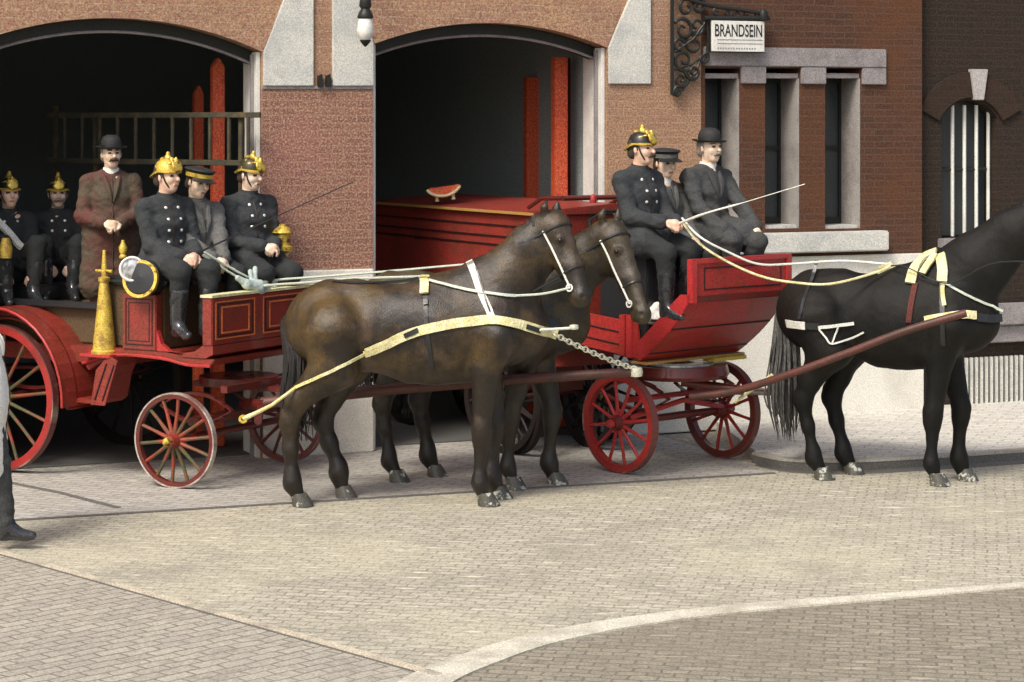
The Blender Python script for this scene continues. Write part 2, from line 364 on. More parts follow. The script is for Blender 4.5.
# forecourt in front of the doors
ga, gb = V((-3.32,14.86)), V((4.1,17.6)); gd = (gb-ga).normalized()
def onk(px):
    t = (px-CX)/FPX; s = (ga.x-t*ga.y)/(t*gd.y-gd.x); return ga+gd*s
f1 = onk(-900); f2 = onk(775)
nin = V((-gd.y, gd.x))
sheet('forecourt', [f1, f2, f2+nin*9, f1+nin*9], 0, M['forecourt'])
def strip(name, pts, ws, z, m, thick=.02):
    pts = [V((p[0],p[1],0)) for p in pts]; b = MB(); vs = []
    for i, p in enumerate(pts):
        t = (pts[min(i+1,len(pts)-1)]-pts[max(i-1,0)]).normalized(); n = V((-t.y,t.x,0)); w = ws[i] if isinstance(ws,(list,tuple)) else ws
        for s, zz in ((-1,z),(1,z),(1,z-thick),(-1,z-thick)): vs.append(p+n*s*w/2+V((0,0,zz)))
    fs = [(i*4+k, i*4+(k+1)%4, i*4+4+(k+1)%4, i*4+4+k) for i in range(len(pts)-1) for k in range(4)]+[(0,1,2,3),(len(vs)-4,len(vs)-3,len(vs)-2,len(vs)-1)]
    b.add(vs, fs); o = b.build(name, m); o['kind'] = 'structure'; return o
strip('gutter', [f1, onk(20), onk(300), onk(560), onk(775)], .045, .004, M['kerbdark'])
strip('gutter', [gr(-60,476), gr(5,482), gr(60,493), gr(118,508)], .05, .005, M['kerbdark'])
# raised sidewalk at the right with a kerb
kpts = [gr(757,452,.08), gr(775,456,.08), gr(800,459,.08), gr(860,459,.08), gr(940,454.5,.08), gr(1024,449,.08), gr(1400,424,.08)]
top = smooth_path([V((p.x,p.y,0)) for p in kpts], 5)
wa = V((top[-1].x+1.0, top[-1].y+6)); wb = V((top[0].x-.35, top[0].y+4))
sheet('sidewalk', [(p.x,p.y) for p in top]+[wa, wb], .078, M['sidewalk'], thick=.15)
strip('kerb', top, .10, .082, M['kerb'], thick=.02)
strip('kerb', [p+V((.0,.004,0)) for p in top], .096, .061, M['kerbdark'], thick=.08)
strip('gutter', [p+V((.03,-.12,0)) for p in top], .14, .003, M['kerbdark'], thick=.01)
# lower left pavement with its edge stone
pa, pb = gr(-5,552), gr(425,673); pd = (pb-pa).normalized()
pp0 = pa-pd*12; pp1 = pb+pd*.0
pl = [pp0, pb, gr(400,760), V((-4,5,0)), V((-40,3,0)), V((-40,20,0))]
sheet('pavement', pl, .006, M['pavers'])
strip('pavement_joint', [p_-V((.0,.05,0)) for p_ in (pp0, pa, pa.lerp(pb,.5), pb)], .025, .0095, M['kerbdark'])
strip('pavement_edge', [pp0, pa, pa.lerp(pb,.5), pb+pd*.1], .06, .014, M['edgestone'])
cv = smooth_path([gr(395,720), gr(425,684), gr(480,660), gr(540,641), gr(620,625), gr(700,614), gr(780,606), gr(860,600), gr(940,593), gr(1024,586), gr(1300,560)], 4)
sheet('street_lower', [(p.x,p.y) for p in cv]+[(14,8),(14,2),(-2.6,2)], .002, M['street_brown'])
strip('channel_strip', cv, [max(.10,.27-.0048*i) for i in range(len(cv))], .012, M['palestrip'])

# ================================================================== FIRE STATION
AL = R(23.3); TA = math.tan(AL); FY = 18.43
def fd(px): return FY/(1-(px-CX)/FPX*TA)
def fs(px): return (px-CX)/FPX*fd(px)/math.cos(AL)
def fz(px, py): return CAMZ-(py-HY)/FPX*fd(px)
st = empty('fire_station', (0,FY,0), AL, 'brick fire station with two wide arched doorways and three narrow windows', 'building')
WT = .42
def arc(px0, px1, pyc, pys, n=24, down=0, grow=0):
    s0, s1 = fs(px0), fs(px1); zs = fz((px0+px1)/2, pys); zc = fz((px0+px1)/2, pyc); rise = zc-zs; half = (s1-s0)/2
    rad = (half*half+rise*rise)/(2*rise); cx = (s0+s1)/2; cz = zc-rad; a = math.asin(half/rad)
    return [(cx+(rad+grow)*math.sin(-a+2*a*i/n), cz+(rad+grow)*math.cos(-a+2*a*i/n)) for i in range(n+1)], (cx,cz,rad,a)
arcs = [arc(-38,262,18,50), arc(373,607,23,46)]
s_lo, s_hi = -9.5, fs(922)
def cut(o, cutters):
    for c in cutters:
        md = o.modifiers.new('b','BOOLEAN'); md.object = c; md.operation = 'DIFFERENCE'; md.solver = 'EXACT'
    bpy.context.view_layer.update()
    me = bpy.data.meshes.new_from_object(o.evaluated_get(bpy.context.evaluated_depsgraph_get()))
    o.modifiers.clear(); o.data = me
    for c in cutters: bpy.data.objects.remove(c, do_unlink=True)
def wall_mats(o, fn):
    c = o.data
    for p in c.polygons: p.material_index = fn(p.center)
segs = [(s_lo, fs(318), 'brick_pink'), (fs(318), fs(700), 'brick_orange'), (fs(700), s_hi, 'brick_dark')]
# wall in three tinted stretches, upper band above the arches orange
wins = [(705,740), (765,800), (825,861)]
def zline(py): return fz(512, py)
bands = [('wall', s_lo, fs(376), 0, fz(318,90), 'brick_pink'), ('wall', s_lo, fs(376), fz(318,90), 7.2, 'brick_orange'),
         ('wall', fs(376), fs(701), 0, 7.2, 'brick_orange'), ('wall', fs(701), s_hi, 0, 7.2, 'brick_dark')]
for nm, a, b_, z0, z1, mm in bands:
    w = MB().box(a, b_, 0, WT, z0, z1).build(nm, [M[mm], M['inner']], st)
    cs = []
    for pr, _ in arcs:
        pts = [(pr[0][0],-.5)]+pr+[(pr[-1][0],-.5)]
        if pts[0][0] < b_ and pts[-1][0] > a:
            cs.append(MB().prism(pts, 'y', -.2, WT+.2).build('cutter', M['stone'], st))
    if a > fs(690):
        for p0, p1 in wins: cs.append(MB().box(fs(p0), fs(p1), -.2, WT+.2, fz(p0,229), fz(p0,68)).build('cutter', M['stone'], st))
    if cs: cut(w, cs)
# arch rings of brick-on-edge, slightly proud, and reveals
for (pr, (cx,cz,rad,a)), (p0,p1) in zip(arcs, ((-38,262),(373,607))):
    n = 40; inn = [(cx+rad*math.sin(-a+2*a*i/n), cz+rad*math.cos(-a+2*a*i/n)) for i in range(n+1)]
    out = [(cx+(rad+.34)*math.sin(-a+2*a*i/n), cz+(rad+.34)*math.cos(-a+2*a*i/n)) for i in range(n+1)]
    MB().prism(inn+out[::-1], 'y', -.006, .02).build('arch_ring', M['brick_orange'], st)
    # black band as painted shade under the soffit, with a lighter edge bead
    i2 = [(cx+(rad-.10)*math.sin(-a+2*a*i/n), cz+(rad-.10)*math.cos(-a+2*a*i/n)) for i in range(n+1)]
    i1 = [(x,z+.0) for x,z in inn]
    MB().prism([(x,z-.004) for x,z in inn]+i2[::-1], 'y', .17, .30).build('soffit_shade', M['ironblack'], st)
    MB().tube([V((x,.165,z-.0)) for x,z in i2], .012, 6).build('arch_bead', M['stone_grey'], st)
    s1 = fs(p1); s0 = fs(p0); zt = pr[0][1]
    MB().box(s1-.035, s1-.003, .035, WT-.01, 0, zt).build('door_jamb', M['white'], st, bevel=.004)
    MB().box(s1-.06, s1-.036, .10, .14, 0, zt-.02).build('jamb_bead', M['stone_grey'], st)
    MB().box(s0+.003, s0+.035, .035, WT-.01, 0, zt).build('door_jamb', M['white'], st, bevel=.004)
def fpoly(name, pts, m, y0, y1, bev=.006): return MB().prism([(fs(x), fz(x,y)) for x,y in pts], 'y', y0, y1).build(name, m, st, bevel=bev)
fpoly('impost_block', [(263,86),(263,52),(271,32),(283,0),(294,-40),(313,-40),(313,86)], M['stone'], -.025, .02)
fpoly('impost_block', [(332,86),(332,-40),(350,-40),(362,0),(368,20),(373,44),(373,86)], M['stone'], -.025, .02)
fpoly('impost_block', [(608,84),(608,47),(616,28),(628,0),(642,-40),(650,-40),(650,84)], M['stone'], -.025, .02)
for x in (317,325): fpoly('iron_hook', [(x,87),(x,76),(x+4,74),(x+5,87)], M['ironblack'], -.04, 0, .002)
fpoly('string_course', [(262,89),(262,86),(373,86),(373,89)], M['stone_grey'], -.012, .01, .002)
zp = fz(318,270)
for a, b_ in ((fs(262)+.004, fs(373)-.004), (fs(607)+.004, s_hi), (s_lo, fs(-38)-.004)):
    MB().box(a, b_, -.035, 0, 0, zp).build('plinth', M['plinth'], st, bevel=.008)
# windows
zt = fz(800,48); zb = fz(800,84); zn = fz(800,67)
MB().box(fs(703), fs(885), -.03, .10, zn, zt).build('lintel', M['stone_grey'], st, bevel=.008)
edges = [fs(703)]+[fs(x) for w in wins for x in w]+[fs(885)]
for i in range(0, 8, 2):
    a, b_ = edges[i], edges[i+1]
    if b_-a > .06: MB().box(a+.002, b_-.002, -.03, .0, zb, zn-.002).build('lintel_block', M['stone_grey'], st, bevel=.006)
for i, (p0, p1) in enumerate(wins):
    a, b_ = fs(p0), fs(p1); z0, z1 = fz(p0,229), fz(p0,68)
    MB().box(a+.003, b_-.003, .02, .09, z1-.09, z1-.045).build('window_head', M['stone_grey'], st, bevel=.004)
    MB().box(b_-.02, b_-.003, .01, .30, z0, z1-.09).build('window_reveal', M['reveal'], st)
    fr = MB().box(a+.003, a+.045, .30, .35, z0+.03, z1-.05).box(b_-.045, b_-.022, .30, .35, z0+.03, z1-.05).box(a+.045, b_-.045, .30, .35, z0+.03, z0+.09).box(a+.045, b_-.045, .30, .35, z1-.13, z1-.06).box(a+.045, b_-.045, .305, .345, (z0+z1)/2-.02, (z0+z1)/2+.02)
    w = fr.build('window', M['ironblack'], st)
    MB().box(a+.04, b_-.04, .322, .328, z0+.05, z1-.1).build('pane', M['glassdark'], w)
    MB().box(a+.004, b_-.004, .03, .30, z0-.02, z0+.028).build('inner_sill', M['stone'], st)
MB().box(fs(700), fs(881), -.14, .0, fz(800,252), fz(800,232)).build('sill', M['stone'], st, bevel=.012)
# interior shell
ib = MB().box(s_lo, s_hi, 7.6, 7.8, 0, 4.6).box(s_lo-.2, s_lo, WT, 7.6, 0, 4.6).box(s_hi, s_hi+.2, WT, 7.6, 0, 4.6)
ib.build('inner_wall', M['inner'], st)
MB().box(s_lo, s_hi, WT, 7.8, 4.6, 4.8).build('ceiling', M['inner'], st)
MB().box(s_lo, s_hi, -.3, 8.0, 7.2, 7.5).build('roof', M['stone_grey'], st)
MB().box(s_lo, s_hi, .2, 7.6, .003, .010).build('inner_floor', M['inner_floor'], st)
MB().box(fs(610)+.0, fs(620), WT, 6, 0, 4.6).build('inner_wall', M['inner'], st)
# folded red doors inside the arches (edges towards the street)
def fleaf(px0, px1, pytop, ydep, taper=0, m='redpost'):
    # local facade coords at depth ydep behind the face
    def loc(px, py):
        t = (px-CX)/FPX
        # world = (0,FY)+s*u+ydep*n ; n=(-sin,cos)
        s = (t*(FY+ydep*math.cos(AL))+ydep*math.sin(AL))/(math.cos(AL)-t*math.sin(AL))
        y = FY+s*math.sin(AL)+ydep*math.cos(AL)
        return s, CAMZ-(py-HY)/FPX*y
    a, z = loc(px0, pytop); b_, _ = loc(px1, pytop)
    pts = [(a,.02),(b_,.02),(b_,z-taper),((a+b_)/2+.01,z),((a+b_)/2-.01,z),(a,z-taper)] if taper else [(a,.02),(b_,.02),(b_,z),(a,z)]
    o = MB().prism(pts, 'y', ydep, ydep+.09).build('door_post', M[m], st, bevel=.006)
    return o
fleaf(213,225,58,.62,.07); fleaf(195,204,86,1.3,.07)
fleaf(555,568,57,.55); fleaf(570,580,58,.8,0,'reddark'); fleaf(527,541,77,1.5); fleaf(542,549,78,1.7,0,'reddark')
# hanging lantern
def lantern():
    o = empty('lantern', (0,0,0), 0, 'white glass lantern hanging from a black bracket on the stone block between the arches', 'lantern')
    p = V((fs(353), -.30, 0)); y = FY+p.x*math.sin(AL)-.30*math.cos(AL)
    w = V((p.x*math.cos(AL)+.30*math.sin(AL), y)); o.location = (w.x, w.y, 0)
    z = lambda py: CAMZ-(py-HY)/FPX*y
    MB().lathe([(.0,z(-30)),(.018,z(-30)),(.02,z(-2)),(.045,z(0)),(.05,z(6)),(.035,z(9)),(.055,z(13)),(.065,z(17)),(.06,z(18.5)),(0,z(18.5))], 20).build('cap', M['ironblack'], o, True)
    MB().lathe([(.0,z(19)),(.055,z(19)),(.062,z(24)),(.072,z(31)),(.055,z(37)),(.035,z(40.5)),(0,z(41))], 24).build('globe', M['white'], o, True)
    MB().lathe([(.0,z(40)),(.045,z(40)),(.04,z(42)),(.012,z(46)),(0,z(47))], 16).build('finial', M['ironblack'], o, True)
    M2 = Matrix.Rotation(AL,4,'Z')
    MB().tube([V((0,0,z(-30))), V((0,0,z(-42))), M2@V((0,.15,z(-48))), M2@V((0,.31,z(-44)))], .014, 8).build('bracket', M['ironblack'], o, True)
lantern()
# scrollwork sign bracket + sign
sb = empty('sign_bracket', (0,FY,0), AL, 'ornate black scrollwork iron bracket fixed to the wall left of the windows', 'bracket')
def spiral(b, cx, cz, r, turns, a0, sgn, y, rad=.011):
    pts = []
    for i in range(26):
        t = i/25; rr = r*(1-t*.8); a = a0+sgn*turns*2*PI*t
        pts.append(V((cx+rr*math.cos(a), y, cz+rr*math.sin(a))))
    b.tube(pts, [rad*(1.2-.4*i/25) for i in range(26)], 6)
yb = -.05; u = lambda px, py: (fs(px), fz(680,py))
fr = MB(); x0,_ = u(669,0)
fr.box(x0-.008, x0+.016, yb-.015, yb+.012, u(0,95)[1], u(0,-25)[1])
fr.build('upright', M['ironblack'], sb)
sc = MB()
for (px,py,r,tn,a0,sg) in ((684,8,11,1.2,0,1),(680,30,12,1.3,2.5,-1),(692,44,12,1.2,1.2,1),(681,60,12,1.3,-1,-1),(694,26,10,1.1,4,1),(690,72,9,1.2,3,1),(678,80,8,1.3,0,-1),(695,6,9,1.2,2,-1),(676,46,8,1.1,.5,1),(675,92,6,1.1,1,1),(684,-14,12,1.2,2,-1),(700,58,6,1.1,1,-1)):
    x, z = u(px,py); spiral(sc, x, z, r/118, tn, a0, sg, yb+.004*((px*7)%5-2), .015)
for a_, b_ in (((670,95),(686,78)),((670,70),(704,52)),((672,52),(704,20)),((704,52),(704,20)),((686,78),(697,60))):
    p, q = u(*a_), u(*b_); sc.tube([V((p[0],yb,p[1])), V(((p[0]+q[0])/2+.02,yb,(p[1]+q[1])/2-.03)), V((q[0],yb,q[1]))], .013, 6)
sc.build('scrollwork', M['ironblack'], sb, True)
ar = MB(); pts = smooth_path([V((u(668,-4)[0],yb,u(0,-6)[1])), V((u(705,4)[0],yb-.02,u(0,5)[1])), V((u(735,10)[0],yb-.04,u(0,9)[1])), V((u(761,14)[0],yb-.06,u(0,13)[1]))], 6)
ar.tube(pts, .018, 8); ar.tube([V((u(700,18)[0],yb-.03,u(0,18)[1])), V((u(763,17)[0],yb-.06,u(0,17)[1]))], .02, 8)
for px in (712,722,732,742,752): spiral(ar, u(px,0)[0], u(0,12+(px-712)*.06)[1], .035, 1, px, 1, yb-.03, .009)
ar.lathe([(0,-.06),(.035,-.04),(.045,0),(.03,.04),(0,.05)], 12, Matrix.Translation((u(757,0)[0],yb-.06,u(0,14)[1])))
ar.build('arm', M['ironblack'], sb, True)
sg = empty('hanging_sign', (0,FY,0), AL, 'white enamel sign with black lettering hanging from the iron bracket', 'sign')
sx0, sx1, sz0, sz1 = fs(706), fs(758), fz(732,52), fz(732,21.5)
MB().box(sx0, sx1, -.115, -.09, sz0, sz1).build('board', M['white'], sg, bevel=.003)
MB().box(sx0-.008, sx1+.012, -.089, -.075, sz0-.008, sz1+.008).build('backing', M['ironblack'], sg)
def text(s, x, z, size, parent, name='lettering', w=None):
    cu = bpy.data.curves.new(name, 'FONT'); cu.body = s; cu.size = size; cu.extrude = .0015; cu.align_x = 'CENTER'; cu.offset = .0016
    o = bpy.data.objects.new(name, cu); COL.objects.link(o); bpy.context.view_layer.update()
    me = bpy.data.meshes.new_from_object(o.evaluated_get(bpy.context.evaluated_depsgraph_get()))
    bpy.data.objects.remove(o, do_unlink=True)
    xs = [v.co.x for v in me.vertices]; f = (w/(max(xs)-min(xs))) if w else 1
    for v in me.vertices: v.co = V((x+v.co.x*f, -.1165-v.co.z*0-(.001 if v.co.z > 0 else 0), z+v.co.y))
    return link(name, me, M['ironblack'], parent)
text('BRANDSEIN', (sx0+sx1)/2, sz1-.135, .15, sg, w=(sx1-sx0)*.9)
rl = MB()
for zz in (.167, .2): rl.box(sx0+.05, sx1-.02, -.1175, -.1155, sz1-zz-.0, sz1-zz+.006)
for q in range(15): rl.box(sx0+.05+q*.026, sx0+.064+q*.026, -.1175, -.1155, sz0+.022, sz0+.034)
rl.build('ruled_lines', M['stone_grey'], sg)

# ================================================================== neighbouring dark building
nb = empty('brick_building', (0,FY,0), AL, 'darker brick building with an arched barred window at the right edge', 'building')
yo = .10
sL, sR = s_hi+.002, 14.0
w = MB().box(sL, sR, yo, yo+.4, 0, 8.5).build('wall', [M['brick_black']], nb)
wp = arc(948,1004,100,118)[0]; zbot = fz(975,238)
cut(w, [MB().prism([(wp[0][0],zbot)]+wp+[(wp[-1][0],zbot)], 'y', -.3, 1).build('cutter', M['stone'], nb)])
MB().box(sL, sR, .5, 6, 8.5, 8.6).build('roof', M['stone_grey'], nb)
MB().box(sL, sR, yo+.42, yo+.44, 0, 4).build('inner_wall', M['inner'], nb)
(cx,cz,rad,a) = arc(948,1004,100,118)[1]; n = 20; a2 = a+.12
ring = [(cx+(rad+.02)*math.sin(-a2+2*a2*i/n), cz+(rad+.02)*math.cos(-a2+2*a2*i/n)) for i in range(n+1)]
ring2 = [(cx+(rad+.26)*math.sin(-a2+2*a2*i/n), cz+(rad+.26)*math.cos(-a2+2*a2*i/n)) for i in range(n+1)]
MB().prism(ring+ring2[::-1], 'y', yo-.03, yo+.01).build('window_arch', M['brick_archdark'], nb, bevel=.005)
MB().prism([(fs(978),fz(978,100)),(fs(987),fz(978,100)),(fs(991),fz(978,69)),(fs(974),fz(978,69))], 'y', yo-.06, yo+.0).build('keystone', M['keystone'], nb, bevel=.006)
win = MB().box(fs(948)+.01, fs(1004)-.01, yo+.20, yo+.22, zbot+.01, fz(975,96)).build('window', M['glassdark'], nb)
for i, px in enumerate((953,965,977,989,1001)):
    zt_ = fz(px, 112 if px in (953,1001) else 105)
    MB().tube([V((fs(px),yo+.10,zbot+.01)), V((fs(px),yo+.10,zt_))], .017 if i else .011, 8).build('bar', M['white'], win)
MB().tube([V((fs(946),yo+.115,fz(970,170))), V((fs(1006),yo+.115,fz(970,170)))], .02, 8).build('crossbar', M['ironblack'], win)
MB().box(fs(944), fs(1008), yo-.05, yo+.18, zbot-.09, zbot-.002).build('sill', M['stone_grey'], nb, bevel=.008)
MB().box(sL+.004, sL+.035, yo-.02, yo+.0, 0, 8.4).build('downpipe', M['brick_dark'], nb)
zz = lambda py: fz(1000,py)
MB().box(fs(955), sR, yo-.14, yo, zz(325), zz(304)).build('ledge', M['stone_grey'], nb, bevel=.01)
MB().box(fs(955), sR, yo-.08, yo, zz(343), zz(326)).build('ledge', M['stone_grey'], nb, bevel=.01)
gt = MB().box(fs(962), fs(1090), yo-.02, yo, zz(412), zz(358)).build('cellar_grating', M['inner_floor'], nb)
for i in range(26):
    px = 964+i*5
    MB().box(fs(px), fs(px)+.02, yo-.06, yo-.03, zz(411), zz(357)).build('bar', M['stone'], gt)
MB().box(fs(962), fs(1092), yo-.10, yo, zz(418), zz(412)).build('grating_sill', M['stone'], nb)

# ================================================================== HORSES
def horse(name, loc, yaw, m, spec, label, hoofm='hoof', L=1.0):
    root = empty(name, loc, yaw, label, 'horse', spec.get('group'))
    b = SDF(.014); W = (np.array([0,1.0,0]), .86)
    q = lambda x, z, y=0: V((x*L, y, z))
    b.rc(q(-.66,1.25), q(-.32,1.23), .295, .29, .08, W)
    b.rc(q(-.32,1.23), q(.12,1.22), .29, .345, .08, W)
    b.rc(q(.12,1.22), q(.52,1.26), .345, .315, .08, W)
    b.rc(q(.52,1.26), q(.70,1.22), .30, .22, .08, W)
    b.rc(q(-.60,1.42), q(-.45,1.45), .115, .11, .12)             # croup
    b.rc(q(.15,1.50), q(.36,1.56), .09, .10, .14)                # withers
    # belly line and flank tuck
    b.rc(q(-.05,1.05), q(.35,1.03), .20, .19, .1)
    # neck
    n0, n1, n2 = [V(p) for p in spec['neck']]
    b.rc(q(.46,1.36), n0, .28, .245, .12, (np.array([0,1.0,0]), .72)); b.rc(n0, n1, .245, .185, .1, (np.array([0,1.0,0]), .66)); b.rc(n1, n2, .185, .125, .06, (np.array([0,1.0,0]), .7))
    # head
    p0, p1 = [V(p) for p in spec['head']]; d = (p1-p0); ln = d.length; d.normalize()
    lat = V(spec.get('lat', (0,1,0))); lat = (lat-d*lat.dot(d)).normalized(); nrm = lat.cross(d)   # nrm: towards forehead side
    if nrm.dot(V((1,0,.3))) < 0: nrm = -nrm
    hd = lambda f, n_, l=0: p0+d*(ln*f)+nrm*n_+lat*l
    wl = (np.array(lat[:]), .8)
    b.rc(n2, hd(.08,0), .11, .115, .05)
    b.rc(hd(.05,.01), hd(.55,.005), .125, .092, .04, wl); b.rc(hd(.55,.005), hd(.90,.0), .090, .070, .04, wl)
    b.ell(hd(.27,-.065), (.125,.075,.125), None, .05)
    b.ell(hd(.94,-.005), (.076,.066,.072), None, .03); b.ell(hd(.92,-.06), (.042,.042,.036), None, .03)
    for s in (-1,1):
        b.ell(hd(.26,.062,s*.080), (.030,.028,.026), None, .02)
        b.rc(hd(.90,.02,s*.04), hd(.95,.03,s*.045), .02, .022, .015)
        b.ell(hd(.965,.035,s*.055), (.015,.014,.016), None, .012, sub=True)
        b.rc(hd(.55,.0,s*.05), hd(.30,-.03,s*.065), .02, .03, .03)
        e0 = hd(-.05,.0,s*.07); e1 = e0+V((.01,0,.09))+lat*s*.02-d*.0; e2 = e1+V((.015,0,.055))-lat*s*.01
        b.rc(e0, e1, .026, .028, .02, wl); b.rc(e1, e2, .026, .006, .01)
    # legs
    for (s, fx) in zip((-1,1), spec['front']):
        y = s*.165
        pts = [q(.55,1.18,y*1.05), q(.47,.95,y), q(fx[0]/L+.02,.54,y*.92), q(fx[0]/L+.015,.46,y*.92), q(fx[0]/L,.20,y*.9), q(fx[0]/L,.15,y*.9), V((fx[0]+.035,y*.9,.05))]
        b.chain(pts, [.17,.105,.066,.058,.042,.054,.047], .05)
        b.ell((fx[0]+.02,y*.92,.51), (.06,.052,.075), None, .03)
    for (s, hx) in zip((-1,1), spec['hind']):
        st_, hk, ft, hf = hx; y = s*.165
        pts = [q(-.60,1.22,y), V((st_[0],y*1.1,st_[1])), V((hk[0]+.06,y,hk[1]+.16)), V((hk[0],y,hk[1])), V((hk[0]*.55+ft[0]*.45,y,hk[1]*.55+ft[1]*.45)), V((ft[0],y,ft[1]+.04)), V((ft[0],y,ft[1]-.02)), V((hf[0]-.02,y,hf[1]+.07))]
        b.chain(pts, [.235,.165,.085,.062,.046,.046,.057,.048], .055)
        b.rc(V((hk[0]-.035,y,hk[1]+.07)), V((hk[0]-.01,y,hk[1]-.02)), .03, .04, .03)
    def dsp(v):
        return .011*noise.noise(V((v.x*4.2,v.y*4,v.z*2.6)))+.006*noise.noise(V((v.x*10,v.y*9,v.z*6)))+.002*noise.noise(v*26)
    body = b.mesh('body', dsp)
    eyes = [np.array(hd(.27,.066,s*.098)[:]) for s in (-1,1)]
    nos = [np.array(hd(.965,.03,s*.062)[:]) for s in (-1,1)]
    bo = link('body', body, [m, M['mane']], root)
    c = np.zeros(len(body.polygons)*3); body.polygons.foreach_get('center', c); c = c.reshape(-1,3)
    idx = np.zeros(len(c), np.int32)
    for e in eyes: idx[np.linalg.norm(c-e, axis=1) < .021] = 1
    for e in nos: idx[np.linalg.norm(c-e, axis=1) < .016] = 1
    idx[(c[:,2] < .42+.1*np.sin(c[:,0]*9)) & (rng.random(len(c)) < .0)] = 1
    body.polygons.foreach_set('material_index', idx)
    for e in eyes:
        n_ = V(e); MB().lathe([(.018*math.sin(PI*i/8), -.018*math.cos(PI*i/8)) for i in range(9)], 14, Matrix.Translation(n_+(n_-hd(.27,.05)).normalized()*.003)).build('eye', M['eyeball'], root, True)
    # hooves
    for x, y, z, rest in [(f[0]+.05, s*.15, 0, 0) for s, f in zip((-1,1), spec['front'])]+[(h[3][0], s*.165, h[3][1], 1) for s, h in zip((-1,1), spec['hind'])]:
        hb = MB(); Mh = Matrix.Translation((x,y,z))
        vs = []
        for r, hh, dx in ((.0,.0,.015),(.074,.0,.018),(.070,.02,.012),(.056,.075,-.008),(.052,.09,-.012),(0,.09,-.012)):
            vs.append((r,hh,dx))
        seg = 18; vv = [V((x+dx+r*math.cos(2*PI*k/seg)*1.08, y+r*math.sin(2*PI*k/seg), z+hh)) for r,hh,dx in vs for k in range(seg)]
        hb.add(vv, [(i*seg+k, i*seg+(k+1)%seg, (i+1)*seg+(k+1)%seg, (i+1)*seg+k) for i in range(len(vs)-1) for k in range(seg)])
        hb.build('hoof', M[hoofm], root, True)
    # mane: overlapping locks along the crest
    mb = MB(); cr = smooth_path([q(.30,1.62), n0+V((-.10,0,.17)), n1+V((-.10,0,.10)), n2+V((-.05,0,.09)), hd(.02,.06)], 9)
    for i, p in enumerate(cr):
        for s in (-1,-.4,.3,1):
            ll = random.uniform(.10,.19); o_ = V((random.uniform(-.02,.02), 0, 0))
            mb.tube([p+o_, p+o_+V((-.01,s*.035,.0)), p+o_+V((-.02,s*.075,-ll*.5)), p+o_+V((-.01+random.uniform(-.02,.02),s*.085,-ll))], [.014,.018,.014,.003], 5)
    for k in range(9):
        s = random.uniform(-1,1); p = hd(-.02,.07,s*.03)
        mb.tube([p, p+nrm*.03+d*.05, p+nrm*.025+d*random.uniform(.10,.16)+lat*s*.02], [.012,.014,.003], 5)
    mb.build('mane', M['mane'], root, True)
    # tail
    tb = MB(); t0 = q(-.90,1.36); tl = spec['tail']
    for k in range(100):
        a = random.uniform(0,2*PI); r = random.uniform(0,.05); e = random.uniform(.8,1.0)
        o_ = V((math.cos(a)*r, math.sin(a)*r, 0)); sp = V((math.cos(a)*r*1.1, math.sin(a)*r*1.1, 0))
        zb_ = 1.36-tl*e; dx = spec.get('tdx', -.06)
        tb.tube(smooth_path([t0+V((.06,0,.04)), t0+o_*.5+V((-.05,0,-.08)), t0+o_+sp+V((dx,0,-.35*tl)), t0+o_+sp*1.6+V((dx-.01+random.uniform(-.02,.02),0,-.7*tl)), V((t0.x+dx+.02+o_.x*2+random.uniform(-.03,.03), o_.y*2.2, zb_))], 3), [.013]*3+[.011]*4+[.008]*3+[.006,.004,.002], 4)
    tb.build('tail', M[spec.get('tailm','mane')], root, True)
    tree = BVHTree.FromPolygons([v.co[:] for v in body.vertices], [p.vertices[:] for p in body.polygons])
    info = dict(root=root, tree=tree, hd=hd, q=q)
    def strap(pname, pts, w, mm, side=-1, th=.006, off=.004, n=8):
        """band laid on the flank: pts are (x,z) in the horse's side view"""
        path = smooth_path([V((x,0,z)) for x,z in pts], n); vs = []
        prev = None; rows = []
        for p in path:
            h, nn, _, _ = tree.ray_cast(V((p.x, side*1.2, p.z)), V((0,-side,0)))
            if h is None: h = V((p.x, prev[0].y if prev else side*.1, p.z)); nn = V((0,side,0))
            if nn.dot(V((0,side,0))) < 0: nn = -nn
            prev = (h, nn); rows.append([h, nn])
        for _ in range(3):
            ys = [r[0].y for r in rows]
            for i in range(1,len(rows)-1):
                a = (ys[i-1]+ys[i]*2+ys[i+1])/4; rows[i][0].y = a if side*a > side*ys[i] else ys[i]+(a-ys[i])*.3
        for i, (h, nn) in enumerate(rows):
            t = (rows[min(i+1,len(rows)-1)][0]-rows[max(i-1,0)][0]).normalized(); bb = t.cross(nn).normalized(); nn = bb.cross(t).normalized()
            if nn.dot(V((0,side,0))) < 0: nn = -nn
            c0 = h+nn*off
            for s_, o_ in ((-1,0),(1,0),(1,th),(-1,th)): vs.append(c0+bb*s_*w/2+nn*o_)
        nr = len(rows)
        b2 = MB().add(vs, [(i*4+k, i*4+(k+1)%4, i*4+4+(k+1)%4, i*4+4+k) for i in range(nr-1) for k in range(4)]+[(0,1,2,3),(nr*4-4,nr*4-3,nr*4-2,nr*4-1)])
        return b2.build(pname, mm, root), [r[0]+r[1]*off for r in rows]
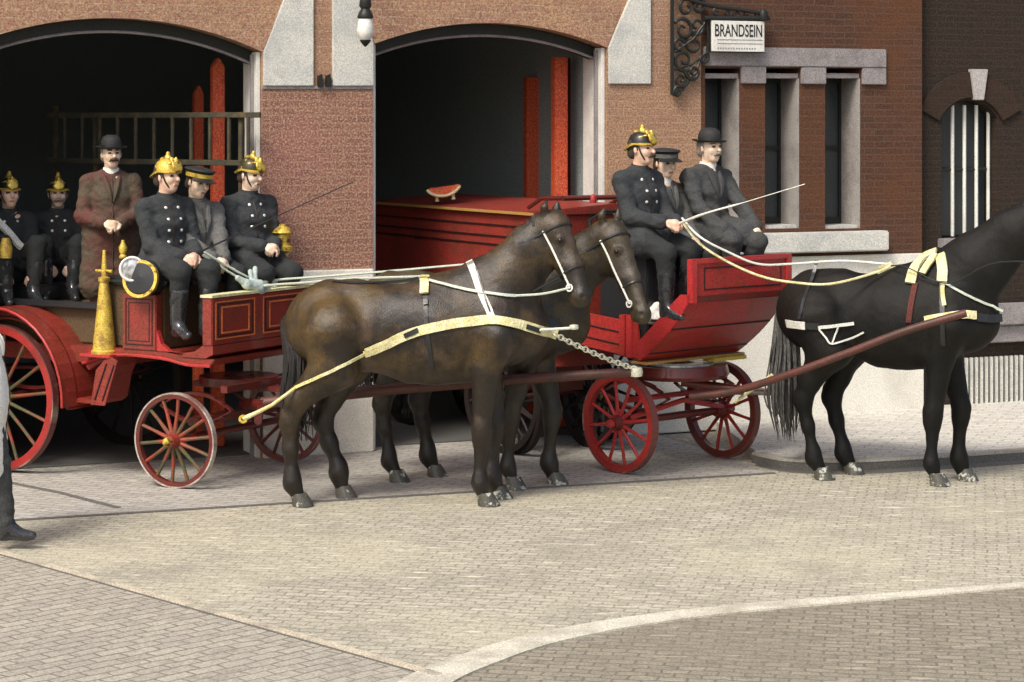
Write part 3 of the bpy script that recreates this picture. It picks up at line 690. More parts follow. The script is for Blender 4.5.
    def ring(pname, x0, z0, x1, z1, w, mm, th=.008):
        """girth band round the barrel through the two side-view points (top and bottom)"""
        c = V(((x0+x1)/2,0,(z0+z1)/2)); ax = V((x0-x1,0,z0-z1)).normalized(); vs = []; N = 40; hits = []
        for k in range(N):
            a = 2*PI*k/N; dr = ax*math.cos(a)+V((0,1,0))*math.sin(a)
            h, nn, _, _ = tree.ray_cast(c+dr*.9, -dr); hits.append(h if h is not None else c+dr*.3)
        fw = ax.cross(V((0,1,0))).normalized()
        for k in range(N):
            dr = (hits[k]-c).normalized()
            for s_, o_ in ((-1,.004),(1,.004),(1,.004+th),(-1,.004+th)): vs.append(hits[k]+fw*s_*w/2+dr*o_)
        return MB().add(vs, [(k*4+j, k*4+(j+1)%4, ((k+1)%N)*4+(j+1)%4, ((k+1)%N)*4+j) for k in range(N) for j in range(4)]).build(pname, mm, root)
    info['strap'] = strap; info['ring'] = ring
    # bridle
    br = MB()
    def hring(f, r, n_off=-.0):
        pts = []
        for k in range(25):
            a = 2*PI*k/24; dr = nrm*math.cos(a)+lat*math.sin(a); c0 = hd(f,-.015)
            h, nn, _, _ = tree.ray_cast(c0+dr*.3, -dr); pts.append((h if h is not None else c0+dr*r)+dr*.005)
        br.tube(pts, .009, 6, cap=False)
    hring(.10,.1); hring(.62,.08)
    for s in (-1,1):
        pts = []
        for f, n_ in ((.08,-.02),(.25,-.02),(.42,-.02),(.60,-.02),(.80,-.025)):
            h, nn, _, _ = tree.ray_cast(hd(f,n_,s*.4), -lat*s); pts.append((h if h is not None else hd(f,n_,s*.08))+lat*s*.006)
        bm_ = M['whitestrap'] if s == spec.get('near', -1) else M['leather']
        MB().tube(smooth_path(pts,5), .008, 6).build('cheek_strap', bm_, root, True)
        info['bit%d' % s] = pts[-1]
        MB().lathe([(.018,-.004),(.028,-.004),(.028,.004),(.018,.004),(.018,-.004)], 16, Matrix.Translation(pts[-1]+lat*s*.008) @ lat.to_track_quat('Z','Y').to_matrix().to_4x4()).build('bit_ring', M['button'], root, True)
    br.build('bridle', M['leather'], root, True)
    return info
hdir = lambda p: p
PA = dict(neck=[(.60,0,1.52),(.80,-.02,1.78),(.90,-.03,1.93)], head=[(.93,-.04,1.96),(1.16,-.24,1.43)], lat=(.5,1,0),
    front=[(.43,),(.52,)], hind=[((-.58,.98),(-.90,.58),(-.88,.17),(-.82,0)), ((-.50,.98),(-.70,.55),(-.58,.19),(-.54,.0))], tail=.95, tdx=.03, group='bay horses of the left wagon')
PB = dict(neck=[(.66,0,1.48),(.92,-.02,1.70),(1.04,-.03,1.84)], head=[(1.09,-.04,1.88),(1.40,-.22,1.27)], lat=(.35,1,0),
    front=[(.34,),(.56,)], hind=[((-.46,.98),(-.66,.58),(-.60,.17),(-.53,0)), ((-.38,.98),(-.50,.58),(-.42,.17),(-.36,.0))], tail=.75, tdx=.04, group='bay horses of the left wagon')
PC = dict(neck=[(.64,0,1.60),(.92,.0,1.86),(1.16,.0,2.03)], head=[(1.22,0,2.06),(1.64,0,1.56)],
    front=[(.34,),(.50,)], hind=[((-.42,.98),(-.62,.58),(-.54,.17),(-.47,0)), ((-.34,.98),(-.47,.58),(-.38,.17),(-.31,.0))], tail=1.12, tdx=-.02, tailm='tailgrey')
HA = horse('horse', (*gr(419,501.5).xy, 0), 0, M['bay'], PA, 'dark bay horse with broad cream breast strap, hiding most of its team mate')
HB = horse('horse', ((472-CX)/FPX*16.4, 16.4, 0), R(-20), M['bayb'], PB, 'brown horse mostly hidden behind its team mate, head hanging by the red cart')
HC = horse('horse', ((889-CX)/FPX*16.55, 16.55, 0), R(-20), M['black'], PC, 'black horse in shafts at the right with white saddle pads and a long tail', L=.86)
# ---- harness horse A
def w2l(o, p): return o.matrix_world.inverted() @ V(p)
bpy.context.view_layer.update()
def sv(H, px, py, side=-.30):
    """side-view coordinates on the horse for a pixel"""
    o = H['root']; iv = o.matrix_world.inverted(); c0 = iv @ V((0,0,CAMZ)); d1 = (iv @ at(px,py,10))-c0; t = (side-c0.y)/d1.y; p = c0+d1*t; return (p.x, p.z)
A = lambda *l: [sv(HA, *p) for p in l]
tr, trp = HA['strap']('breast_strap', A((366,353),(385,345),(410,334),(440,326),(468,322),(492,320.5),(520,326),(543,334),(558,339)), .068, M['cream'], off=.012)
MB().add([], [])
for p in ((412,333),(532,330)):
    HA['strap']('strap_slot', A((p[0]-7,p[1]+(3 if p[0]<450 else -2)),(p[0]+7,p[1]-(3 if p[0]<450 else -3))), .034, M['leather'], off=.021, n=3)
HA['strap']('trace_sleeve', A((364,354),(378,349),(386,345)), .05, M['yellowcream'], off=.02, n=3)
HA['strap']('neck_strap', A((468,262),(474,275),(480,292),(488,308),(492,319)), .05, M['whitestrap'], n=5)
HA['strap']('neck_strap', A((476,270),(483,292),(490,312)), .012, M['leather'], off=.012, n=5)
HA['strap']('back_pad', A((424,276),(424,286),(424,296)), .062, M['cream'], off=.012, n=4, th=.015)
HA['strap']('back_pad', A((425,299),(426,306)), .03, M['leather'], off=.012, n=3, th=.012)
HA['strap']('belly_strap', A((425,300),(427,330),(430,352),(432,372)), .03, M['leather'], n=5)
HA['strap']('back_strap', A((424,279),(400,284),(360,286),(330,284)), .022, M['leather'], n=5)
rA = HA['strap']('bearing_rein', A((424,282),(445,287),(470,292),(500,296),(515,297)), .02, M['rein'], off=.012, n=5)
# rein from neck to bit
bitA = HA['bit-1']
lastA = rA[1][-1]
MB().tube(smooth_path([lastA, lastA.lerp(bitA,.5)+V((0,-.03,-.012)), bitA],5), .0085, 6).build('rein_end', M['rein'], HA['root'], True)
# trace from sleeve back to the wagon's splinter bar
HB['strap']('breast_strap', [(.10,1.16),(.45,1.26),(.75,1.22)], .07, M['leather'], n=5)
HB['strap']('neck_strap', [(.36,1.6),(.44,1.4),(.5,1.25)], .05, M['leather'], n=5)
# ---- harness horse C
C_ = lambda *l: [sv(HC, *p, -.27) for p in l]
HC['strap']('saddle_pad', C_((909,285),(912,272),(921,260),(933,255)), .075, M['cream'], off=.012, th=.02, n=4)
HC['strap']('saddle_pad', C_((922,276),(926,268),(934,259)), .05, M['cream'], off=.03, th=.02, n=4)
HC['strap']('saddle_pad', C_((941,283),(941,270),(938,257)), .075, M['cream'], off=.012, th=.02, n=4)
HC['strap']('girth', C_((941,284),(942,300),(944,320),(944,345)), .035, M['leather'], off=.006, n=4)
HC['strap']('girth', C_((942,284),(943,296),(945,306)), .03, M['cream'], off=.014, n=4)
HC['strap']('girth', C_((914,284),(911,305),(909,322)), .04, M['maroon'], off=.01, n=4)
HC['strap']('breast_strap', C_((926,320),(945,317),(962,315),(974,316)), .062, M['cream'], off=.012, n=4)
HC['strap']('breast_strap', C_((975,318),(985,320),(995,321)), .06, M['leather'], off=.012, n=4)
HC['strap']('breeching', C_((788,323),(799,323),(809,324)), .06, M['whitestrap'], off=.012, n=4)
HC['strap']('breeching', C_((809,324),(822,325)), .05, M['leather'], off=.010, n=4)
HC['strap']('breeching', C_((821,326),(838,325),(854,323)), .024, M['whitestrap'], off=.012, n=4)
HC['strap']('breeching_stay', C_((822,328),(828,336),(834,343),(850,338),(864,332)), .013, M['whitestrap'], off=.012, n=4)
HC['strap']('breeching_stay', C_((838,325),(836,334),(834,342)), .011, M['whitestrap'], off=.014, n=4)
HC['strap']('hip_strap', C_((812,262),(808,290),(803,318)), .025, M['leather'], off=.006, n=4)
HC['strap']('rein_rosette', C_((868,277),(876,271),(887,266)), .05, M['cream'], off=.016, n=4)
HC['strap']('neck_rein', C_((944,284),(960,293),(980,304),(1000,313)), .018, M['rein'], off=.01, n=5)

# ================================================================== WHEELS and carriage helpers
def wheel(parent, name, c, Rr, yaw, nsp, mrim, mspoke, mtyre, mhub, w=.045, rim=.045, side=-1, steer=0, mcap=None):
    """c: centre in wagon coordinates, wheel axis along local Y (rotated by steer)"""
    Mx = Matrix.Translation(c) @ Matrix.Rotation(steer,4,'Z') @ Matrix.Rotation(R(90),4,'X')   # local z -> -y (side -1 outwards)
    if side > 0: Mx = Matrix.Translation(c) @ Matrix.Rotation(steer,4,'Z') @ Matrix.Rotation(R(-90),4,'X')
    w2 = w/2
    ro = Rr-.012
    o = MB().lathe([(ro-rim,-w2),(ro,-w2),(ro,w2),(ro-rim,w2),(ro-rim,-w2)], 64, Mx).build(name, mrim, parent, True)
    MB().lathe([(ro+.0005,-w2-.002),(Rr,-w2-.002),(Rr,w2+.002),(ro+.0005,w2+.002),(ro+.0005,-w2-.002)], 64, Mx).build('tyre', mtyre, o, True)
    MB().lathe([(0,-.09),(.045,-.09),(.06,-.05),(.065,-.02),(.065,.02),(.05,.05),(.045,.085),(0,.085)], 24, Mx).build('hub', mhub, o, True)
    MB().lathe([(0,.08),(.032,.08),(.036,.10),(.028,.125),(.012,.135),(0,.135)], 20, Mx).build('hub_cap', mcap or M['brass'], o, True)
    for k in range(nsp):
        a = 2*PI*(k+.3)/nsp; d = V((math.cos(a), math.sin(a), 0))
        MB().tube([Mx@(d*.055+V((0,0,.012))), Mx@(d*.11+V((0,0,.010))), Mx@(d*(Rr*.6)), Mx@(d*(ro-rim+.004))], [.017,.015,.0125,.014], 8).build('spoke', mspoke, o, True)
    return o
def frame(b, P, u0, u1, v0, v1, t, off):
    """pinstripe rectangle on a plane; P(u,v,off)->point"""
    for a0,a1,b0,b1 in ((u0,u1,v0,v0+t),(u0,u1,v1-t,v1),(u0,u0+t,v0+t,v1-t),(u1-t,u1,v0+t,v1-t)):
        b.add([P(a0,b0,0),P(a1,b0,0),P(a1,b1,0),P(a0,b1,0),P(a0,b0,off),P(a1,b0,off),P(a1,b1,off),P(a0,b1,off)], [(0,1,2,3),(4,5,6,7),(0,1,5,4),(1,2,6,5),(2,3,7,6),(3,0,4,7)])
def elliptic_spring(b, c, L_, H_, axis='x', w=.045):
    for s in (-1,1):
        for j in range(3):
            pts = []; l = L_*(1-.22*j)
            for i in range(13):
                t = -1+2*i/12; x = t*l/2; z = s*(H_/2*(1-(t*l/L_)**2)+.008*j)
                pts.append((x,z))
            vs = []
            for x, z in pts:
                for yy in (-w/2,w/2):
                    for dz in (-.003,.003):
                        vs.append(V(c)+(V((x,yy,z+dz)) if axis == 'x' else V((yy,x,z+dz))))
            b.add(vs, [(i*4,i*4+1,i*4+5,i*4+4) for i in range(12)]+[(i*4+2,i*4+6,i*4+7,i*4+3) for i in range(12)]+[(i*4+1,i*4+3,i*4+7,i*4+5) for i in range(12)]+[(i*4,i*4+4,i*4+6,i*4+2) for i in range(12)])

# ================================================================== LEFT WAGON
TH = R(30); LC = V((-2.12,16.75,0)); T = 1.4
lw = empty('fire_wagon', LC, -TH, 'long red fire wagon with brass fittings coming out of the left doorway', 'fire wagon')
fv = V((math.cos(TH), -math.sin(TH), 0)); rv = V((-math.sin(TH), -math.cos(TH), 0))
wheel(lw, 'wheel', V((0,-.70,.35)), .35, 0, 14, M['reddark'], M['spoke_olive'], M['tyre'], M['red'], side=-1, steer=R(4), rim=.030, w=.04)
wheel(lw, 'wheel', V((-.02,.70,.35)), .35, 0, 14, M['reddark'], M['reddark'], M['tyre_red'], M['reddark'], side=1, steer=R(4), rim=.032, w=.04)
for s in (-1,1):
    k_ = s < 0
    wheel(lw, 'wheel', V((-1.66,s*.76,.565)), .565, 0, 14, M['redrim'] if k_ else M['wheelshade'], M['spoke_olive'] if k_ else M['wheelshade'], M['tyre_red'] if k_ else M['wheelshade'], M['brass'] if k_ else M['wheelshade'], side=s, rim=.055, w=.06)
MB().tube([V((0,-.66,.35)),V((0,.66,.35))], .028, 10).build('front_axle', M['reddark'], lw, True)
MB().tube([V((-1.66,-.7,.565)),V((-1.66,.7,.565))], .032, 10).build('rear_axle', M['reddark'], lw, True)
for sy in (-1,1):
    b = MB(); elliptic_spring(b, (.0,sy*.45,.56), .66, .20); b.build('spring', M['reddark'], lw)
    b = MB(); elliptic_spring(b, (-1.6,sy*.5,.70), .8, .14); b.build('spring', M['reddark'], lw)
b = MB().lathe([(.12,.70),(.30,.70),(.30,.76),(.12,.76),(.12,.70)], 32, Matrix.Translation((.05,0,0)))
b.box(-.35,.62,-.05,.05,.66,.70).box(.0,.1,-.55,.55,.44,.50).box(.30,.36,-.55,.55,.70,.75); b.build('turntable', M['reddark'], lw)
# body
zb_, ztop = .96, 1.40
sole = MB().prism([(-2.9,.86),(-.95,.86),(-.90,.80),(-.80,.86),(-.62,.93),(-.2,.935),(.05,.90),(.26,.90),(.30,.95),(.05,.955),(-.2,.985),(-.62,.985),(-2.9,.985)], 'y', -.62, .62)
sole.build('floor', M['red'], lw, bevel=.006)
MB().tube(smooth_path([V((-.95,-.63,.855)),V((-.62,-.632,.935)),V((-.2,-.632,.935)),V((.05,-.632,.9)),V((.27,-.632,.90))],4), .012, 6).build('edge_moulding', M['redbright'], lw, True)
# dash box: front panel facing forward, with a curved foot board below
d0, d1 = .20, .29
MB().box(d0, d1, -.64, .64, 1.05, ztop, .006).build('dash_panel', M['red'], lw)
MB().box(d0-.01, d1+.012, -.65, .65, ztop+.001, ztop+.02).build('dash_rail', M['cream'], lw)
MB().prism([(d0,1.05),(d1,1.048),(d1-.0,.985),(d0+.02,.955),(.0,.955),(.02,.985),(.12,1.0)], 'y', -.63, .63).build('toe_board', M['red'], lw)
Pf = lambda y, z, o: (d1+.001+o, y, z)
b = MB(); frame(b, Pf, -.60, -.12, 1.09, 1.37, .010, .003); frame(b, Pf, -.53, -.19, 1.13, 1.33, .012, .004); frame(b, Pf, -.02, .58, 1.09, 1.37, .010, .003); frame(b, Pf, .06, .50, 1.13, 1.33, .012, .004); b.build('pinstripe', M['goldred'], lw)
b = MB(); frame(b, Pf, -.57, -.15, 1.11, 1.35, .008, .0035); frame(b, Pf, .01, .55, 1.11, 1.35, .008, .0035); b.build('pinstripe', M['line'], lw)
# side panel between footwell and step
MB().box(-.56,-.24,-.63,-.55,.986,1.40,.006).build('side_panel', M['red'], lw)
MB().box(-.56,-.24,.55,.63,.986,1.40,.006).build('side_panel', M['red'], lw)
Ps = lambda x, z, o: (x, -.631-o, z)
b = MB(); frame(b, Ps, -.53,-.27,1.02,1.37,.010,.003); frame(b, Ps, -.50,-.30,1.05,1.34,.006,.003); b.build('pinstripe', M['line'], lw)
MB().prism([(-.24,.986),(-.24,1.14),(-.20,1.04),(-.12,.99),(-.05,.986)], 'y', -.62,-.58).build('bracket', M['redbright'], lw)
# seat box and rear body
MB().box(-.80,-.24,-.54,.54,.99,1.46,.01).build('seat_box', M['interior_olive'], lw)
MB().box(-.82,-.18,-.60,.60,1.46,1.52,.02).build('seat_cushion', M['leather'], lw)
MB().box(-2.9,-.86,-.48,.54,.99,1.26,.01).build('rear_body', M['interior_olive'], lw)
MB().box(-2.9,-.84,-.56,-.5,1.262,1.31,.006).build('rear_rail', M['leather'], lw)
MB().box(-2.9,-1.7,-.34,.34,1.265,1.40,.02).build('rear_seat', M['leather'], lw)
# dropped step
b = MB().prism([(-.60,.93),(-.68,.90),(-.76,.82),(-.80,.62),(-.80,.60),(-1.02,.60),(-1.02,.565),(-.74,.565),(-.68,.60),(-.64,.78),(-.60,.86)], 'y', -.70, -.42)
b.build('step', M['red'], lw, bevel=.004)
b = MB().prism([(-.60,.932),(-.54,.90),(-.66,.56),(-.80,.56),(-.74,.80)], 'y', -.712,-.700); b.build('step_bracket', M['red'], lw, bevel=.003)
b = MB(); b.tube([V((-.64,-.716,.88)),V((-.755,-.716,.60))], .006, 6); b.tube([V((-.57,-.716,.87)),V((-.68,-.716,.60))], .006, 6); b.build('pinstripe', M['line'], lw)
# fender over the rear wheel: curved plate with side band
fc = V((-1.63,0,.565)); ang = [R(-2+i*9) for i in range(15)]
outer = [(fc.x+.74*math.cos(a)*(.93 if math.cos(a)>0 else 1), fc.z+.70*math.sin(a)) for a in ang]
inner = [(fc.x+.62*math.cos(a)*(.90 if math.cos(a)>0 else 1), fc.z+.60*math.sin(a)) for a in ang]
MB().prism(outer+inner[::-1], 'y', -.70, -.685).build('fender', M['red'], lw)
MB().prism(outer+[(x*1.0-(x-fc.x)*.02, z-(z-fc.z)*.02) for x,z in outer][::-1], 'y', -.86, -.44).build('fender', M['red'], lw)
b = MB(); b.tube([V((x,-.866,z+.002)) for x,z in outer], .010, 6); b.build('fender_bead', M['redbright'], lw, True)
b = MB()
for f in (.22,.78): b.tube([V((x*(1-f)+x2*f,-.704,z*(1-f)+z2*f)) for (x,z),(x2,z2) in zip(outer,inner)], .005, 6)
b.build('pinstripe', M['line'], lw)
MB().prism([(outer[0][0]-.03,outer[0][1]),(outer[0][0],outer[0][1]-.02),(-.98,.565),(-1.0,.60)], 'y', -.80,-.46).build('fender_tail', M['red'], lw)
# brass cone, reflector lamp, small lamps
def lz(px, py, y):
    """point in wagon coordinates on the plane local y"""
    iv = lw.matrix_world.inverted(); c0 = iv@V((0,0,CAMZ)); d_ = iv@at(px,py,10)-c0; return c0+d_*((y-c0.y)/d_.y)
bpy.context.view_layer.update()
pc = lz(106,353,-.60); tp = lz(107,250,-.60).z; z0 = pc.z
MB().lathe([(0,0),(.098,0),(.10,.02),(.088,.03),(.060,.30),(.040,.50),(.034,.53),(.046,.55),(.046,.57),(.022,.58),(.020,.66),(.012,tp-z0),(0,tp-z0)], 28, Matrix.Translation((pc.x,pc.y-.02,z0))).build('brass_cone', M['brasspaint'], lw, True)
MB().tube([V((pc.x-.08,pc.y-.02,z0+.62)),V((pc.x+.08,pc.y-.02,z0+.62))], .012, 8).build('cone_handle', M['brass'], lw, True)
MB().box(pc.x-.16,pc.x+.14,-.72,-.54,z0-.025,z0,.006).build('bracket', M['redbright'], lw)
lp = lz(132,269,-.74); facing = (lw.matrix_world.inverted().to_3x3() @ (V((0.2,0,2.7))-V((-2.8,16.4,1.6)))).normalized(); facing.z *= .3
Q = Matrix.Translation(lp) @ facing.normalized().to_track_quat('Z','Y').to_matrix().to_4x4()
hl = MB().lathe([(0,-.14),(.05,-.13),(.08,-.05),(.086,0),(.080,.004),(0,.004)], 28, Q).build('reflector_lamp', M['steel'], lw, True)
MB().lathe([(.076,-.012),(.092,-.012),(.096,.01),(.086,.018),(.076,.012),(.076,-.012)], 28, Q).build('rim', M['linen'], hl, True)
lq = lz(147,278,-.62)
l2 = MB().lathe([(0,-.12),(.125,-.12),(.135,0),(.125,.11),(0,.12)], 28, Matrix.Translation(lq) @ Matrix.Rotation(R(80),4,'X') @ Matrix.Rotation(R(12),4,'Y')).build('lamp_drum', M['leather'], lw, True)
MB().lathe([(.118,-.02),(.142,-.02),(.142,.012),(.118,.012),(.118,-.02)], 28, Matrix.Translation(lq+V((.02,-.10,0))) @ Matrix.Rotation(R(80),4,'X') @ Matrix.Rotation(R(12),4,'Y')).build('rim', M['brass'], l2, True)
def finial(px, py0, py1, y, prof, nm, mm, parent):
    p = lz(px,py1,y); t = lz(px,py0,y).z-p.z
    return MB().lathe([(r,h*t) for r,h in prof], 20, Matrix.Translation(p)).build(nm, mm, parent, True)
finial(123,240,258,-.60,[(0,0),(.028,0),(.03,.1),(.018,.2),(.03,.4),(.032,.6),(.015,.85),(.012,1),(0,1)], 'oil_cup', M['brasspaint'], lw)
finial(6,238,258,-.62,[(0,0),(.045,0),(.05,.5),(.03,1),(0,1)], 'oil_cup', M['brasspaint'], lw)
fl = finial(283,224,290,.60,[(0,0),(.055,0),(.055,.08),(.03,.12),(.026,.3),(.045,.42),(.03,.5),(.05,.56),(.075,.6),(.075,.66),(.055,.68),(.055,.84),(.085,.87),(.06,.93),(.03,.97),(.03,1),(0,1)], 'brass_lamp', M['brass'], lw)
pp = lz(292,277,.62)
MB().lathe([(0,-.03),(.04,-.02),(.05,0),(.04,.03),(0,.04)], 16, Matrix.Translation(pp)).build('glass_knob', M['linen'], lw, True)
# pole (between the two horses) and splinter bar
iv = lw.matrix_world.inverted()
polep = [iv@at(262,403,16.25), iv@at(400,388,16.02), iv@at(520,379,15.95), iv@at(636,372,15.9)]
pole = MB().tube(polep, [.045,.045,.04,.034], 12).build('pole', M['pole'], lw, True)
MB().lathe([(0,-.04),(.045,-.03),(.05,0),(.045,.03),(0,.04)], 14, Matrix.Translation(polep[-1])).build('pole_cap', M['chain'], pole, True)
tra = iv@at(244,418,15.5)
MB().tube([iv@at(258,421,15.25), iv@at(262,404,16.7)], .028, 10).build('splinter_bar', M['reddark'], lw, True)
MB().tube([V((.1,0,.55)), iv@at(262,405,16.2)], .04, 10).build('futchell', M['reddark'], lw, True)
HAr = HA['root']
_, tr2 = HA['strap']('trace', A((372,350),(350,361),(330,371),(312,380),(296,389)), .022, M['yellowcream'], off=.012, n=6)
MB().tube([w2l(HAr, at(243,419,15.2)), w2l(HAr, at(256,413,15.2)), w2l(HAr, at(272,405,15.2)), tr2[-1]], [.018,.014,.012,.011], 8).build('trace', M['yellowcream'], HAr, True)
MB().lathe([(.012,-.01),(.03,-.01),(.03,.01),(.012,.01),(.012,-.01)], 16, Matrix.Translation(w2l(HAr, at(243,419,15.2))) @ Matrix.Rotation(R(90),4,'X')).build('trace_ring', M['brass'], HAr, True)
# pole chain
def chain_mesh(p0, p1, sag, pitch=.036, rr=.016, wr=.005):
    b = MB(); n = max(4,int((p1-p0).length/pitch)); pts = []
    for i in range(n+1):
        t = i/n; p = p0.lerp(p1,t); p.z -= sag*4*t*(1-t); pts.append(p)
    for i in range(n):
        a, c = pts[i], pts[i+1]; d = (c-a).normalized(); up = V((0,0,1)) if i%2 else V((0,1,0)); sdv = (up-d*up.dot(d)).normalized(); m_ = (a+c)/2; l = (c-a).length*.68
        loop = []
        for k in range(12):
            q_ = 2*PI*k/12; loop.append(m_+d*l*math.cos(q_)+sdv*rr*math.sin(q_))
        loop.append(loop[0]); b.tube(loop, wr, 5, cap=False)
    return b
c0 = iv@(HAr.matrix_world@trp[-1]); 
chain_mesh(iv@(HAr.matrix_world@(trp[-3]+V((0,-.02,0)))), polep[-1]+V((0,0,.02)), .015, wr=.006, rr=.017).build('chain', M['chain'], pole, True)
MB().tube([iv@at(540,330,15.3), iv@at(573,328,15.4)], .010, 8).build('tug_rod', M['whitestrap'], pole, True)
MB().lathe([(0,-.02),(.03,-.015),(.035,0),(.03,.015),(0,.02)], 14, Matrix.Translation(iv@at(574,327,15.4))).build('tug_knob', M['chain'], pole, True)

# ladder carried above the wagon
ld = empty('ladder', (0,0,0), 0, 'dark wooden ladder held on its side above the left wagon', 'ladder')
LM = lw.matrix_world.copy()
zr1, zr0 = 2.74, 2.36
for i, z in enumerate((zr1, zr0)):
    MB().box(-2.40,-.18,.57,.60,z-.022,z+.022,.004).build('rail', M['ladderwood'] if 'ladderwood' in M else M.setdefault('ladderwood', mat('dark olive ladder wood', (.045,.04,.025), .8, grain=.4, blotch=(.09,.07,.03), bscale=8)), ld)
for i in range(11):
    x = -2.2+i*.19
    MB().tube([V((x,.585,zr0+.01)),V((x,.585,zr1-.01))], .015, 8).build('rung', M['ladderwood'], ld, True)
ld.matrix_world = LM
for x in (-2.36,-1.92,-.42): MB().box(x,x+.04,.61,.65,1.26,2.82 if x < -2.3 else 2.72,.004).build('ladder_post', M['ladderwood'], lw)

# ================================================================== RED VAN inside the right arch
vn_f = V((.5,-.866,0)); VT = R(60)
van = empty('red_van', V((.183,17.5,0))+V((.866,.5,0))*.375-vn_f*.0, -VT, 'red enclosed van with gold roof edge standing in the right doorway', 'fire van')
Lv, hw, zt_ = 2.85, .375, 1.98
MB().box(-Lv, 0, -hw, hw, .72, zt_-.04, .008).build('body', M['vanred'], van)
roofp = [(-hw-.03,zt_-.04),(hw+.03,zt_-.04),(hw+.03,zt_+.045),(.0,zt_+.02),(-hw-.03,zt_-.015)]
MB().prism(roofp, 'x', -Lv-.03, .03).build('roof', M['vanred'], van, bevel=.004)
MB().box(-Lv-.035,.04,-hw-.042,-hw-.031,zt_-.040,zt_-.018).build('gold_trim', M['gold'], van)
b = MB()
for dz in (.10,.19,.26): b.box(-Lv+.02,-.04,-hw-.010,-hw-.001,zt_-.04-dz-.006,zt_-.04-dz+.006)
b.build('groove', M['line'], van)
MB().box(.0,.012,-hw+.03,hw-.03,.8,zt_-.08).build('front_panel', M['red'], van, bevel=.003)
# driver's rail reaching forward with little lamps
b = MB()
for y in (-hw,hw): b.tube([V((-.1,y,zt_+.02)),V((.1,y,zt_+.10)),V((.42,y,zt_+.11))], .018, 8)
b.tube([V((.42,-hw,zt_+.11)),V((.42,hw+.12,zt_+.11))], .02, 8); b.tube([V((.1,-hw,zt_+.10)),V((.1,hw,zt_+.10))], .018, 8)
b.build('seat_rail', M['reddark'], van, True)
for y in (-.1,.35):
    MB().lathe([(0,-.03),(.025,-.03),(.032,0),(.022,.03),(0,.04)], 14, Matrix.Translation((.43,y,zt_+.10))).build('rail_knob', M['redbright'], van, True)
for x in (-.35,-2.3):
    for s in (-1,1): wheel(van, 'wheel', V((x,s*(hw-.03),.42)), .42, 0, 12, M['wheelshade'], M['wheelshade'], M['wheelshade'], M['wheelshade'], side=s, w=.045)
MB().box(-2.5,-.2,-.2,.2,.5,.72).build('chassis', M['reddark'], van)
# curved red cradle on the roof
cr = empty('curved_cradle', (0,0,0), 0, 'small curved red cradle with a cream rim on the roof of the van', 'cradle')
b = MB(); b2 = MB(); n = 16; oo = []; ii = []
for i in range(n+1):
    a = R(205+130*i/n); oo.append((.19*math.cos(a)*.95,.19*math.sin(a)*.72)); ii.append((.15*math.cos(a)*.9,.19*math.sin(a)*.72+.075*math.sin(PI*i/n)+.012))
b.prism(oo+ii[::-1],'y',-.12,.12); b.build('shell', M['redpost'], cr, bevel=.004)
MB().tube([V((x,-.125,z-.002)) for x,z in oo], .014, 8).build('rim', M['cream'], cr, True)
for x in (-.08,.08): MB().lathe([(0,0),(.022,0),(.016,.03),(.02,.05),(0,.05)], 12, Matrix.Translation((x,-.08,-.185))).build('foot', M['cream'], cr, True)
cr.rotation_euler = (0,0,0); crp = at(443,186,19.0); cr.location = (crp.x, 19.0, zt_+.19); cr.scale = (.88,.88,.88); cr.rotation_euler = (0,R(-8),0)

# ================================================================== RIGHT CART
TR = R(48); CC = V((1.253,17.215,0)); T2 = 1.15
ct = empty('red_cart', CC, -TR, 'bright red open cart with high raked front panel behind the black horse', 'cart')
bpy.context.view_layer.update(); ic = ct.matrix_world.inverted()
def cz_(px, py, y):
    c0 = ic@V((0,0,CAMZ)); d_ = ic@at(px,py,10)-c0; return c0+d_*((y-c0.y)/d_.y)
wheel(ct, 'wheel', V((0,-T2/2,.385)), .385, 0, 12, M['redrim'], M['redbright'], M['tyre_red'], M['reddark'], side=-1, rim=.05, w=.055, mcap=M['redbright'])
wheel(ct, 'wheel', V((0,T2/2,.385)), .385, 0, 12, M['reddark'], M['redrim'], M['tyre_red'], M['reddark'], side=1, rim=.05, w=.055, mcap=M['reddark'])
for s in (-1,1): wheel(ct, 'wheel', V((-1.35,s*T2/2,.45)), .45, 0, 12, M['wheelshade'], M['wheelshade'], M['wheelshade'], M['wheelshade'], side=s, rim=.04, w=.045)
MB().tube([V((0,-.55,.385)),V((0,.55,.385))], .03, 10).build('front_axle', M['reddark'], ct, True)
MB().tube([V((-1.35,-.55,.45)),V((-1.35,.55,.45))], .03, 10).build('rear_axle', M['reddark'], ct, True)
b = MB(); b.tube([V((.05,-.52,.42)),V((.12,.0,.52)),V((.05,.52,.42))], .022, 8); b.tube([V((0,-.5,.55)),V((0,.5,.55))], .022, 8); b.build('axle_stay', M['redbright'], ct, True)
for sy in (-1,1):
    b = MB(); elliptic_spring(b, (0,sy*.40,.58), .7, .2); b.build('spring', M['reddark'], ct)
    b = MB(); elliptic_spring(b, (-1.35,sy*.42,.64), .8, .2); b.build('spring', M['reddark'], ct)
MB().lathe([(.22,.70),(.40,.70),(.42,.73),(.40,.80),(.22,.80),(.22,.70)], 36, Matrix.Translation((.04,0,0))).build('turntable', M['reddark'], ct, True)
MB().lathe([(.14,.795),(.30,.795),(.30,.81),(.14,.81),(.14,.795)], 30, Matrix.Translation((.04,0,0))).build('turntable_plate', M['steel'], ct, True)
yn = -.55; yf = .55
xf, zf1, zf0 = .73, 1.655, 1.37
lo = (.19,.87)
